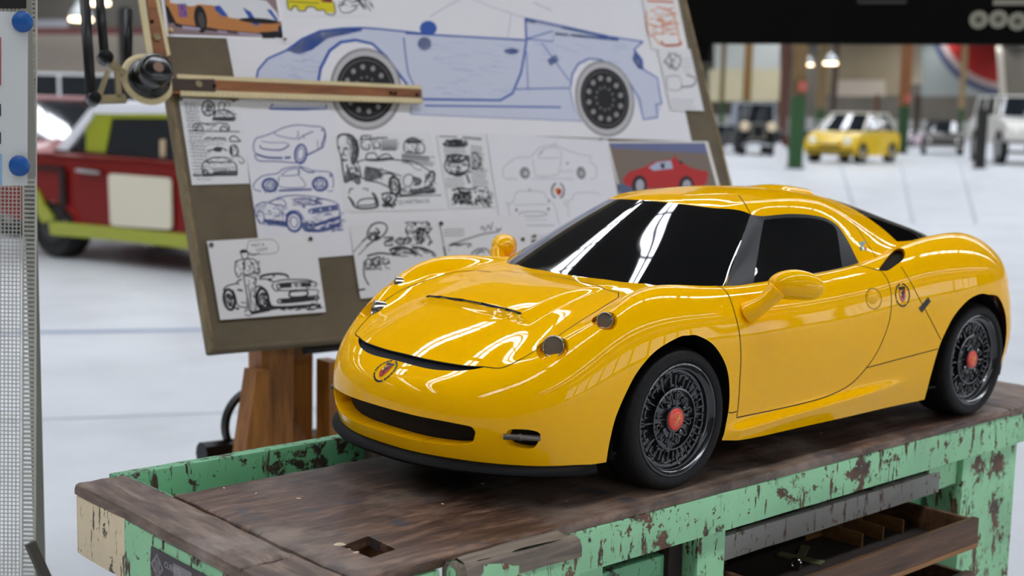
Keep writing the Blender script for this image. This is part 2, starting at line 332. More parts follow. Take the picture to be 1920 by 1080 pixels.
class Grid:
    """dense half-body surface with panels cut out of it along exact outlines"""
    def __init__(s, P, flip=False):
        s.P = P; s.nu, s.nv = P.shape[:2]; s.flip = flip
        i, j = np.meshgrid(np.arange(s.nu - 1), np.arange(s.nv - 1), indexing='ij')
        a = i * s.nv + j
        s.F = np.stack([a, a + s.nv, a + s.nv + 1, a + 1], -1).reshape(-1, 4)
        if flip: s.F = s.F[:, ::-1]
        s.lab = np.zeros(len(s.F), int); s.names = ['body']
        s.refresh()
    def refresh(s):
        s.Pu = np.gradient(s.P, axis=0); s.Pv = np.gradient(s.P, axis=1)
        n = np.cross(s.Pu, s.Pv); n /= np.maximum(np.linalg.norm(n, axis=-1, keepdims=True), 1e-12)
        s.N = -n if s.flip else n
        s.N0 = s.N.reshape(-1, 3).copy()
    def fair(s, n, it):
        pass
    def find_px(s, pts):
        """3-D points (car units) of the visible surface under photo pixels"""
        W = s.P.reshape(-1, 3) * K + [0, 0, HB]; pp = proj(W); vis = (s.N0 * (CAMP - W)).sum(1) > 0
        out = []
        for p in pts:
            d = np.where(vis, ((pp - p) ** 2).sum(1), 1e9)
            c = np.argsort(d)[:40]
            dep = ((W[c] - CAMP) @ CFW); ok = c[dep < dep.min() + .12]
            k = ok[np.argmin(d[ok])]
            # refine on the tangent plane
            n = s.N0[k]; q = on_plane(p[0], p[1], W[k], n)
            if np.linalg.norm(q - W[k]) > .02: q = W[k]
            out.append((q - [0, 0, HB]) / K)
        return np.array(out)
    def cut(s, name, poly, A, region=None, only=None, seam=True):
        """label faces inside the closed outline poly (2-D, in the frame A: 2x3); snap the edge to the outline"""
        poly = np.asarray(poly, float)
        L = np.linalg.norm(np.diff(np.vstack([poly, poly[:1]]), axis=0), axis=1); cum = np.r_[0, np.cumsum(L)]
        tq = np.linspace(0, cum[-1], 1600, endpoint=False); pc = np.vstack([poly, poly[:1]])
        dense = np.stack([np.interp(tq, cum, pc[:, k]) for k in (0, 1)], 1)
        Pf = s.P.reshape(-1, 3); ab = Pf @ np.asarray(A, float).T
        lo, hi = poly.min(0) - .02, poly.max(0) + .02
        cen = ab[s.F].mean(1)
        cand = np.all((cen > lo) & (cen < hi), axis=1)
        if region is not None: cand &= region(Pf[s.F].mean(1), s.N0[s.F].mean(1))
        if only is not None: cand &= np.isin(s.lab, only)
        idx = np.where(cand)[0]; c = cen[idx]
        ins = np.zeros(len(idx), bool); x, y = c.T
        for k in range(len(poly)):
            (x1, y1), (x2, y2) = poly[k], poly[(k + 1) % len(poly)]
            if y1 == y2: continue
            cr = ((y1 > y) != (y2 > y)) & (x < (x2 - x1) * (y - y1) / (y2 - y1) + x1); ins ^= cr
        new = len(s.names); s.names.append(name)
        inside = np.zeros(len(s.F), bool); inside[idx[ins]] = True
        base = np.zeros(len(s.F), bool); base[idx] = True
        vin = np.zeros(len(Pf), bool); vin[s.F[inside].ravel()] = True
        vout = np.zeros(len(Pf), bool); vout[s.F[base & ~inside].ravel()] = True
        bv = np.where(vin & vout)[0]
        Pu = s.Pu.reshape(-1, 3); Pv = s.Pv.reshape(-1, 3); AA = np.asarray(A, float)
        for k in bv:
            d = ((dense - ab[k]) ** 2).sum(1); tg = dense[np.argmin(d)]
            J = np.stack([AA @ Pu[k], AA @ Pv[k]], 1)
            try: duv = np.linalg.solve(J, tg - ab[k])
            except np.linalg.LinAlgError: continue
            duv = np.clip(duv, -1.3, 1.3)
            np_ = Pf[k] + Pu[k] * duv[0] + Pv[k] * duv[1]
            if abs(Pf[k][1]) < 1e-7: np_[1] = 0
            Pf[k] = np_
        s.P = Pf.reshape(s.nu, s.nv, 3)
        s.lab[inside] = new
        return new
    def sub(s, labs, mirror=True, nflip=False):
        f = s.F[np.isin(s.lab, labs)]; u, inv = np.unique(f.ravel(), return_inverse=True)
        V = s.P.reshape(-1, 3)[u]; N = s.N0[u]; F = inv.reshape(-1, 4)
        if mirror:
            V2, N2, F2, _ = s.mirror(V, N, F); return V2, N2, F2
        return V, N, F
    @staticmethod
    def mirror(V, N, F):
        n = len(V); seam = np.abs(V[:, 1]) < 1e-7
        mp = np.arange(n) + n; mp[seam] = np.where(seam)[0]
        keep = np.r_[np.ones(n, bool), ~seam]; new = np.cumsum(keep) - 1
        N = N.copy(); N[seam, 1] = 0; N /= np.maximum(np.linalg.norm(N, axis=1, keepdims=True), 1e-9)
        V2 = np.vstack([V, V * [1, -1, 1]])[keep]; N2 = np.vstack([N, N * [1, -1, 1]])[keep]
        F2 = np.vstack([F, mp[F][:, ::-1]]); return V2, N2, new[F2], keep
    def edge_loops(s, lab):
        """ordered boundary chains of a cut region (vertex ids)"""
        f = s.F[s.lab == lab]; E = np.vstack([f[:, [i, (i + 1) % 4]] for i in range(4)])
        es = {}
        for a, b in E: es[(a, b)] = 1
        bd = {a: b for (a, b) in es if (b, a) not in es}
        Pf = s.P.reshape(-1, 3)
        bd = {a: b for a, b in bd.items() if not (abs(Pf[a][1]) < 1e-7 and abs(Pf[b][1]) < 1e-7)}
        loops = []
        starts = [a for a in bd if a not in set(bd.values())]
        left = dict(bd)
        while left:
            st = next((a for a in starts if a in left), None)
            closed = st is None
            if closed: st = next(iter(left))
            ch = [st]
            while ch[-1] in left:
                nx = left.pop(ch[-1]); ch.append(nx)
                if nx == st: break
            loops.append(ch)
        return loops
def surf(ST, nu, nv, mirror_u, uw=None, vw=None):
    ST = np.array(ST, float)
    if mirror_u:
        A = ST[1:4][::-1] * [1, -1, 1]; Bm = ST[-4:-1][::-1] * [1, -1, 1]
        X = np.concatenate([A, ST, Bm]); off = 3
    else: X = ST; off = 0
    d = np.linalg.norm(np.diff(X[:, 2:6], axis=0), axis=-1).mean(1) ** .7; tu = np.r_[0, np.cumsum(d)]
    u0, u1 = tu[off], tu[off + len(ST) - 1]
    q = np.linspace(u0, u1, nu); q[0] = u0; q[-1] = u1
    Y = cspline(tu, X, q)                                  # nu, 9, 3
    Y = np.swapaxes(Y, 0, 1)
    dv = np.linalg.norm(np.diff(ST, axis=1), axis=-1).mean(0) ** .6; tv = np.r_[0, np.cumsum(dv)]
    if not mirror_u:                                       # greenhouse: mirror across the centre line
        Yx = np.concatenate([Y[1:3][::-1] * [1, -1, 1], Y]); tvx = np.r_[-tv[1:3][::-1], tv]
        qv = np.linspace(0, tv[-1], nv); Z = cspline(tvx, Yx, qv)
    else:
        qv = np.linspace(0, tv[-1], nv); Z = cspline(tv, Y, qv)
    return np.swapaxes(Z, 0, 1)

def gsmooth(P, it, axis, sym0, sym1):
    for _ in range(it):
        E = P.copy()
        n = P.shape[axis]
        sl = lambda a: tuple(slice(None) if k != axis else a for k in range(3))
        E[sl(slice(1, -1))] = .25 * P[sl(slice(0, -2))] + .5 * P[sl(slice(1, -1))] + .25 * P[sl(slice(2, None))]
        if sym0: E[sl(0)] = .5 * P[sl(0)] + .5 * P[sl(1)] * ([1, 0, 1]); 
        if sym1: E[sl(-1)] = .5 * P[sl(-1)] + .5 * P[sl(-2)] * ([1, 0, 1])
        P = E
    return P
LB = surf(NST, 560, 230, True)
LB = gsmooth(LB, 60, 0, True, True); LB = gsmooth(LB, 12, 1, False, False)
LB[0, :, 1] = 0; LB[-1, :, 1] = 0
def sstep(a, b, x):
    t = np.clip((x - a) / (b - a), 0, 1); return t * t * (3 - 2 * t)
# raised bonnet bulge behind the slot, sill blade, arch lips
x, y, z = LB[..., 0], np.abs(LB[..., 1]), LB[..., 2]
top = sstep(.12, .15, z)
bul = sstep(.1165, .1125, x) * sstep(.098, .078, y) * sstep(-.045, .06, x) * top
LB[..., 2] += .0065 * bul
blade = sstep(-.075, -.10, x) * sstep(-.46, -.30, x)
zc = .052 + (-.1 - x) * .045
prof = np.where(z > zc, np.exp(-((z - zc) / .0065) ** 2), np.clip(1 - (zc - z) / .05, 0, 1))
LB[..., 1] += np.where(z < .13, blade * .010 * prof, 0)
G1 = Grid(LB)
GH = surf(GST, 360, 130, False)
GH = gsmooth(GH, 14, 0, False, False)
# the windscreen is ruled: straight from the cowl to the roof edge, with a slight belly
_X = np.array(GST); _d = np.linalg.norm(np.diff(_X[:, 2:6], axis=0), axis=-1).mean(1) ** .7; _t = np.r_[0, np.cumsum(_d)]; _t = _t / _t[-1] * 359
_dv = np.linalg.norm(np.diff(_X, axis=1), axis=-1).mean(0) ** .6; _tv = np.r_[0, np.cumsum(_dv)]; _tv = _tv / _tv[-1] * 129
i1, i4 = int(round(_t[1])), int(round(_t[4])); r1_, r4_ = GH[i1].copy(), GH[i4].copy()
wv = sstep(_tv[4], _tv[3] + .2 * (_tv[4] - _tv[3]), np.arange(130.))[:, None]
for i in range(0, i4 + 1):
    tt = (i - i1) / (i4 - i1); lin = r1_ * (1 - tt) + r4_ * tt + np.array([.0012, 0, .0018]) * 4 * max(0, tt * (1 - tt))
    if i >= i1: GH[i] = GH[i] * (1 - wv) + lin * wv
GH[:, 0, 1] = 0
G2 = Grid(GH, True)
for g, q in ((G1, 'body'), (G2, 'gh')):
    c = (g.N0 * (g.P.reshape(-1, 3) - [-.3, 0, .1])).sum(1).mean()
    if c < 0:
        g.N0 *= -1; g.N *= -1; g.F = g.F[:, ::-1]; g.flip = not g.flip
SIDE = [[1, 0, 0], [0, 0, 1]]; TOP = [[1, 0, 0], [0, 1, 0]]; FRONT = [[0, 1, 0], [0, 0, 1]]
side_r = lambda c, n: (c[:, 1] > .12) & (n[:, 1] > .1)
def pxside(g, pts): return g.find_px(pts)[:, [0, 2]]
# wheel openings
FA = [(1135,882),(1142,833),(1155,781),(1180,724),(1202,688),(1232,656),(1271,633),(1290,629),(1310,630),(1340,649),(1363,691),(1368,747),(1359,808),(1349,838)]
a = pxside(G1, FA); a = np.array(spline_pts(a, 8)); a = np.vstack([a, [a[-1][0], .0], [a[0][0], .0]])
G1.cut('arch_f', a, SIDE, side_r)
RA = [(1732,753),(1745,705),(1760,653),(1775,618),(1792,588),(1816,562),(1838,551),(1852,552)]
a = pxside(G1, RA); a = np.vstack([a, [(-.635,.160),(-.662,.135),(-.672,.105),(-.674,.08),(-.672,.05)]]); a = np.array(spline_pts(a, 8))
a = np.vstack([a, [a[-1][0], .0], [a[0][0], .0]])
G1.cut('arch_r', a, SIDE, side_r)
# door
DR = [(1354,540),(1375,579),(1387,631),(1389,680),(1387,711),(1384,760),(1381,783)]
DR2 = [(1381,783),(1440,771),(1503,757),(1551,743),(1591,723),(1623,691),(1647,655),(1667,603),(1671,555),(1664,525),(1652,508)]
d1 = pxside(G1, DR); d2 = pxside(G1, DR2)
a = np.vstack([spline_pts(d1, 6), spline_pts(d2, 6), [[-.33, .222], [-.08, .222]]])
G1.cut('door', a, SIDE, lambda c, n: (c[:, 1] > .175), only=[0])
# bonnet and the black strip under its front edge
SU = [(758,663),(796,673),(864,685),(909,688)]; SL = [(745,676),(796,690),(847,695),(885,693),(909,688)]
NOS = [[0, 1, 0], [-.6, 0, .8]]
f2 = lambda P3, A: P3 @ np.asarray(A, float).T
su = f2(G1.find_px(SU), NOS); sl_ = f2(G1.find_px(SL), NOS)
su = np.vstack([[-.02, su[su[:, 0] > 0][0][1]], su[su[:, 0] > .005]]); sl_ = np.vstack([[-.02, sl_[sl_[:, 0] > 0][0][1]], sl_[sl_[:, 0] > .005]])
STRIP = np.vstack([spline_pts(su, 8), spline_pts(sl_[::-1], 8)])
G1.cut('strip', STRIP, NOS, lambda c, n: c[:, 0] > .15)
hs = G1.find_px([(909,688),(940,690),(970,677),(1000,660),(1050,628),(1100,595),(1140,570),(1160,558)])
hr = G1.find_px([(1160,549),(1104,532),(1060,522)])
sue = G1.find_px(SU)
e1 = np.vstack([[[sue[sue[:, 1] > 0][0][0], -.02]], sue[sue[:, 1] > .005][:, :2]])
e3 = hr[hr[:, 1] > 0][:, :2]; e3 = np.vstack([e3, [[-.0195, -.02]]])
HOOD = np.vstack([spline_pts(e1, 6), spline_pts(hs[:, :2], 6), spline_pts(e3, 6)])
G1.cut('bonnet', HOOD, TOP, lambda c, n: (n[:, 2] > .15) & (c[:, 0] > -.06), only=[0])
# mouth
MT = [(743,770),(783,780),(824,788),(865,796),(885,801),(893,812),(889,827),(881,832),(844,834),(783,826),(722,810)]
m3 = G1.find_px(MT); m2 = m3[:, 1:]; mu = m2[:6]; ml = m2[5:]
mu = np.vstack([[-.03, mu[mu[:, 0] > 0][0][1] + .0005], mu[mu[:, 0] > .004]]); ml = np.vstack([ml[ml[:, 0] > .004], [-.03, ml[ml[:, 0] > 0][-1][1]]])
G1.cut('mouth', np.vstack([spline_pts(mu, 8), spline_pts(ml, 8)]), FRONT, lambda c, n: c[:, 0] > .15)
# fog-lamp opening
FG = [(955,806),(980,805),(1003,808),(1013,814),(1011,824),(1003,838),(990,842),(965,838),(952,832),(948,818)]
fg3 = G1.find_px(FG); FOGN = np.array([.8, .6, 0]); FOGA = [[-.6, .8, 0], [0, 0, 1]]
G1.cut('fog', spline_pts(f2(fg3, FOGA), 6, True), FOGA, lambda c, n: (c[:, 0] > .1) & (c[:, 1] > .1))
print('mouth', m3.round(3).tolist()); print('hood', hs.round(3).tolist(), hr.round(3).tolist()); print('fog', fg3.round(3).tolist())
# intake behind the door
IN = [(1648,505),(1656,492),(1668,477),(1680,467),(1692,466),(1698,474),(1694,486),(1676,500),(1662,508)]
in3 = G1.find_px(IN); print('intake', in3.round(3).tolist())
INN = np.array([.25, .75, .62]); INN /= np.linalg.norm(INN); e = np.cross([0, 0, 1], INN); e /= np.linalg.norm(e); INA = [e, np.cross(INN, e)]
G1.cut('intake', spline_pts(f2(in3, INA), 6, True), INA, lambda c, n: (c[:, 0] < -.3) & (c[:, 1] > .1))
# headlight buckets
HL = []
for nm, px, nn, r in (('lampA', (1036, 653), (.62, .55, .56), .0165), ('lampB', (1135, 600), (.45, .70, .55), .0125)):
    c3 = G1.find_px([px])[0]; nn = np.array(nn); nn /= np.linalg.norm(nn); e = np.cross([0, 0, 1], nn); e /= np.linalg.norm(e); A = np.array([e, np.cross(nn, e)])
    th = np.linspace(0, 2 * np.pi, 64, endpoint=False); cc = A @ c3
    G1.cut(nm, cc + r * np.stack([np.cos(th), np.sin(th)], 1), A, lambda c, n: (c[:, 0] > .03) & (c[:, 1] > .1))
    HL.append((nm, c3, nn, r)); print(nm, c3.round(3))
# glazing
ws_base = [(-.042, -.02), (-.042, .0), (-.044, .06), (-.052, .105), (-.058, .132), (-.074, .157), (-.094, .176)]
ws_top = [(-.219, .1165), (-.194, .090), (-.180, .060), (-.173, .02), (-.172, -.02)]
ap = [(1358, 541), (1371, 505), (1388, 458), (1407, 402)]
apx = G2.find_px(ap); print('apillar', apx.round(3).tolist())
WS = np.vstack([spline_pts([p for p in ws_base[:-1]] + [tuple(apx[0][:2])], 6), apx[1:-1, :2], spline_pts([tuple(apx[-1][:2])] + ws_top[1:], 6)])
WS[:, 0] += np.where((WS[:, 0] > -.1), .012, 0)          # run under the cowl
G2.cut('windscreen', WS, TOP, lambda c, n: c[:, 0] > -.26)
DL = [(1407,402),(1430,405),(1480,401),(1520,403),(1550,410),(1572,425),(1590,452),(1603,478),(1614,500)]
dl = G2.find_px(DL); print('dlo', dl.round(3).tolist())
lowx = np.array([(-.372, .17), (-.09, .17)])
bx = apx[:, [0, 2]]
DLO = np.vstack([spline_pts(dl[:, [0, 2]], 6), lowx, bx[:-1]])
G2.cut('dlo', DLO, SIDE, lambda c, n: (n[:, 1] > .3) & (c[:, 1] > .1), only=[0])
SWp = G2.find_px([(1433,412),(1480,408),(1520,409),(1548,415),(1566,427),(1572,450),(1576,480),(1580,508)]); SWf = G2.find_px([(1413,529),(1421,480)])
SW = np.vstack([spline_pts(SWp[:, [0, 2]], 6), [(-.345, .17), (-.15, .17)], SWf[:, [0, 2]]])
G2.cut('sidewin', SW, SIDE, lambda c, n: (n[:, 1] > .3) & (c[:, 1] > .1), only=[2])
RW = [(1612,399),(1635,414),(1660,433),(1682,453)]
rw = G2.find_px(RW); print('rearwin', rw.round(3).tolist())
RWp = np.vstack([[(-.475, -.02)], [(-.475, .05)], spline_pts(rw[:, :2], 6), [(-.60, .112), (-.67, .085), (-.715, .05), (-.72, -.02)]])
G2.cut('rearwin', RWp, TOP, lambda c, n: c[:, 0] < -.3)

# ---- parts of the model car
car = thing('model_car', 'glossy yellow scale model coupe standing on the green workbench', 'model car', (0, 0, HB))
def kpart(name, V, N, F, m, parent=None, **kw):
    return mk(name, np.asarray(V) * K, F, m, parent or car, True, normals=N, **kw)
def ident(g, n): return g.names.index(n)
kpart('body_shell', *G1.sub([0]), YEL)
kpart('bonnet', *G1.sub([ident(G1, 'bonnet')]), YEL)
V, N, F = G1.sub([ident(G1, 'door')], False)
DOORS = [kpart('door', V, N, F, YEL), kpart('door', V * [1, -1, 1], N * [1, -1, 1], F[:, ::-1], YEL)]
kpart('roof', *G2.sub([0]), YEL)
kpart('windscreen', *G2.sub([ident(G2, 'windscreen')]), GLS)
kpart('rear_window', *G2.sub([ident(G2, 'rearwin')]), GLS)
for s in (1, -1):
    for nme, m in (('dlo', BLK), ('sidewin', GLS)):
        V, N, F = G2.sub([ident(G2, nme)], False)
        kpart({'dlo': 'window_surround', 'sidewin': 'side_window'}[nme], V * [1, s, 1], N * [1, s, 1], F if s > 0 else F[:, ::-1], m)
from mathutils.bvhtree import BVHTree
def bvh(g):
    V, N, F = Grid.mirror(g.P.reshape(-1, 3), g.N0, g.F)[:3]
    return BVHTree.FromPolygons([tuple(v) for v in V], [tuple(int(i) for i in f) for f in F])
T1, T2 = bvh(G1), bvh(G2)
def drape(pts, d, T=None, off=.0003, back=.03):
    """points moved along -d onto the body surface, lifted by off"""
    d = Vector(d).normalized(); out = []; nr = []
    for p in pts:
        p = Vector(p); h = (T or T1).ray_cast(p + d * back, -d, .2)
        if h[0] is None: h = (T or T1).find_nearest(p)
        n = h[1] if h[1].dot(d) > 0 else -h[1]
        out.append(np.array(h[0] + n * off)); nr.append(np.array(n))
    return out, nr
def mir(b):
    """mirrored copy of a builder's shapes across the car's centre plane"""
    c = B(); c.V = list(b.V) + [(v[0], -v[1], v[2]) for v in b.V]; n = len(b.V)
    c.F = list(b.F) + [tuple(i + n for i in f)[::-1] for f in b.F]; return c
def flip(b):
    c = B(); c.V = [(v[0], -v[1], v[2]) for v in b.V]; c.F = [tuple(f)[::-1] for f in b.F]; return c
def kb(b, name, m, parent=None, smooth=False, **kw):
    return mk(name, np.array(b.V) * K, b.F, m, parent or car, smooth, **kw)
# shut lines
def loop_ribbon(g, lab, w=.0012, keep=None):
    b = B(); Pf = g.P.reshape(-1, 3)
    for ch in g.edge_loops(ident(g, lab)):
        pts = Pf[ch] + g.N0[ch] * .00025
        if keep is not None:
            k = keep(pts); idx = np.where(k)[0]
            if len(idx) < 3: continue
            sp = np.split(idx, np.where(np.diff(idx) > 1)[0] + 1)
        else: sp = [np.arange(len(ch))]
        for q in sp:
            if len(q) > 2: b.ribbon(pts[q], g.N0[np.array(ch)[q]], w)
    return b
kb(mir(loop_ribbon(G1, 'bonnet')), 'bonnet_gap', GAP)
b = loop_ribbon(G1, 'door', keep=lambda p: p[:, 2] < .2195)
kb(b, 'door_gap', GAP); kb(flip(b), 'door_gap', GAP)
def line_px(g, pts, w=.0011, n=6):
    p3 = g.find_px(spline_pts(pts, n)); T = T1 if g is G1 else T2; o = []; nn = []
    for p in p3:
        h = T.find_nearest(Vector(p)); nv = h[1] if h[1].dot(Vector((0, 1, .5))) > 0 else -h[1]
        o.append(np.array(h[0] + nv * .0003)); nn.append(np.array(nv))
    return B().ribbon(o, nn, w)
for pts, g in (([(1689,500),(1706,527),(1723,559),(1745,600),(1764,637)], G1), ([(1623,690),(1690,672),(1759,654)], G1), ([(1366,773),(1372,774),(1381,771)], G1),
               ([(1598,414),(1615,440),(1632,466),(1647,490)], G2), ([(1408,403),(1395,380),(1385,366)], G2)):
    b = line_px(g, pts); kb(b, 'panel_gap', GAP); kb(flip(b), 'panel_gap', GAP)
# walls and backs of the openings
INS = mat('opening_black', '08080a', .8)
MSH = mat('strip_mesh', '24272f', .55, bump=.8, bscale=900)
def opening(lab, d, depth, wall_m, back_m, wname, bname, taper=1., mirror=True, sep=False):
    d = np.asarray(d, float); d /= np.linalg.norm(d)
    L = ident(G1, lab); Pf = G1.P.reshape(-1, 3); b = B()
    cen = Pf[np.unique(G1.F[G1.lab == L])].mean(0)
    if abs(Pf[np.unique(G1.F[G1.lab == L])][:, 1].min()) < 1e-6: cen[1] = 0
    for ch in G1.edge_loops(L):
        p = Pf[ch]; q = cen + (p - cen) * taper + d * depth; r = p + d * .0012 + (cen - p) * .02
        n = len(p); base = len(b.V); b.V += [tuple(v) for v in p] + [tuple(v) for v in r] + [tuple(v) for v in q]
        for i in range(n - 1):
            b.F += [(base + i, base + i + 1, base + n + i + 1, base + n + i), (base + n + i, base + n + i + 1, base + 2 * n + i + 1, base + 2 * n + i)]
    V, N, F = G1.sub([L], False); V = cen + (V - cen) * taper + d * depth
    bk = B().add(V, F)
    if sep:
        for f in (lambda q: q, flip): kb(f(b), wname, wall_m, smooth=True); kb(f(bk), bname, back_m, smooth=True)
    else:
        kb(mir(b), wname, wall_m, smooth=True); kb(mir(bk), bname, back_m, smooth=True)
opening('mouth', (-1, 0, .02), .020, YEL, INS, 'grille_surround', 'front_grille', taper=.97)
opening('strip', (-.6, 0, -.8), .0032, BLK, MSH, 'strip_wall', 'bonnet_strip', taper=.99)
opening('fog', (-.85, -.5, 0), .012, YEL, INS, 'fog_lamp_surround', 'fog_lamp_recess', taper=.9, sep=True)
opening('intake', (-.75, -.55, -.25), .016, YEL, INS, 'intake_surround', 'side_intake', taper=.92, sep=True)
CHR = mat('chrome', 'c8c8c8', .12, metal=1.); BZL = mat('lamp_bezel', 'b4b0a8', .2, metal=1.); LNS = mat('lens', '6a6054', .12, coat=1., spec=.6); STL = mat('steel_rod', '6c6862', .4, metal=.6)
def frame(c, n, up=(0, 0, 1)):
    n = Vector(n).normalized(); x = Vector(up).cross(n).normalized(); y = n.cross(x)
    return Matrix(((x.x, y.x, n.x, c[0]), (x.y, y.y, n.y, c[1]), (x.z, y.z, n.z, c[2]), (0, 0, 0, 1)))
for (nm_, c3, nn, r), ln, lr, sh in ((HL[0], (.84, .50, .22), .0114, (-.0062, -.0052, .0002)), (HL[1], (.80, .56, .22), .0086, (-.0045, -.0050, -.0016))):
    opening(nm_, -nn, .010, YEL, YEL, 'lamp_recess_wall', 'lamp_recess', taper=.86, sep=True)
    M = frame(np.array(c3) + sh, ln)
    ring = B().lathe([(lr * .86, -.004), (lr * .86, .0012), (lr * .93, .0022), (lr * 1.02, .0012), (lr * 1.02, -.012)], 36, M)
    lens = B().lathe([(1e-5, .0007), (lr * .3, .00062), (lr * .6, .0004), (lr * .87, 0)], 36, M)
    for f in (lambda q: q, flip):
        o = kb(f(ring), 'headlight', BZL, smooth=True); kb(f(lens), 'lens', LNS, o, smooth=True)
rod = B().tube([(.1935, .1480, .0755), (.166, .172, .0745)], .0030, 12).tube([(.1825, .1577, .0752), (.1795, .160, .0751)], .0036, 12)
kb(rod, 'fog_lamp_bar', STL, smooth=True); kb(flip(rod), 'fog_lamp_bar', STL, smooth=True)
# bonnet slot
pts, nr = drape([(.1150, yy, .2) for yy in np.linspace(-.080, .080, 41)], (.2, 0, 1), off=.0004)
kb(B().ribbon(pts, nr, .0030), 'bonnet_slot', INS)
# cowl gap along the foot of the windscreen
cw = spline_pts([(-.094, .176), (-.074, .157), (-.058, .132), (-.052, .105), (-.044, .06), (-.042, 0), (-.044, -.06), (-.052, -.105), (-.058, -.132), (-.074, -.157), (-.094, -.176)], 8)
# underbody and wheel wells
under = [p for p in G1.P[::6, 6]]
ub = [(p[0] * .985 - .004, p[1] * .93, .048) for p in under]; ub = ub + [(p[0], -p[1], p[2]) for p in ub[::-1][1:-1]]
wells = []
kb(B().prism([(p[0], p[1]) for p in ub if True], .046, .049), 'floor_pan', INS)
for xc, r0, r1 in ((0, .094, .094), (-.595, .098, .095)):
    for s in (1, -1):
        b = B(); n = 24; th = np.linspace(-.35, math.pi + .35, n)
        for yy in (.2 * s, .09 * s):
            for t in th: b.V.append((xc + r0 * math.cos(t), yy, .077 + r1 * math.sin(t)))
        for i in range(n - 1): b.F.append((i, i + 1, n + i + 1, n + i))
        c0 = len(b.V); b.V.append((xc, .09 * s, .077)); b.F += [(n + i, n + i + 1, c0) for i in range(n - 1)]
        kb(b, 'wheel_well', INS)
# splitter
con = G1.P[:, 0]; sel = [p for p in con if p[0] > .108]; b = B(); m_ = len(sel)
sp = []
for i, p in enumerate(sel):
    t = sel[min(i + 1, m_ - 1)] - sel[max(i - 1, 0)]; n = np.array([t[1], -t[0], 0]); n /= np.linalg.norm(n)
    if n[0] < 0 and n[1] < 0: n = -n
    fade = sstep(0, .12, (m_ - 1 - i) / m_)
    prof = [(-.02, .047), (-.002, .047), (.002 + .005 * fade, .0405), (.003 + .0055 * fade, .037), (.001 + .005 * fade, .034), (-.02, .0335)]
    sp.append([(p[0] + n[0] * o, p[1] + n[1] * o, h) for o, h in prof])
sp = [[(q[0], -q[1], q[2]) for q in s] for s in sp[:0:-1]] + sp
for s in sp: b.V += s
k = 6
for i in range(len(sp) - 1):
    for j in range(k): b.F.append((i * k + j, i * k + (j + 1) % k, (i + 1) * k + (j + 1) % k, (i + 1) * k + j))
b.F += [tuple(range(k)), tuple((len(sp) - 1) * k + j for j in range(k))[::-1]]
autosmooth(kb(b, 'front_splitter', mat('splitter', '0a0a0b', .5, spec=.15)), 50)
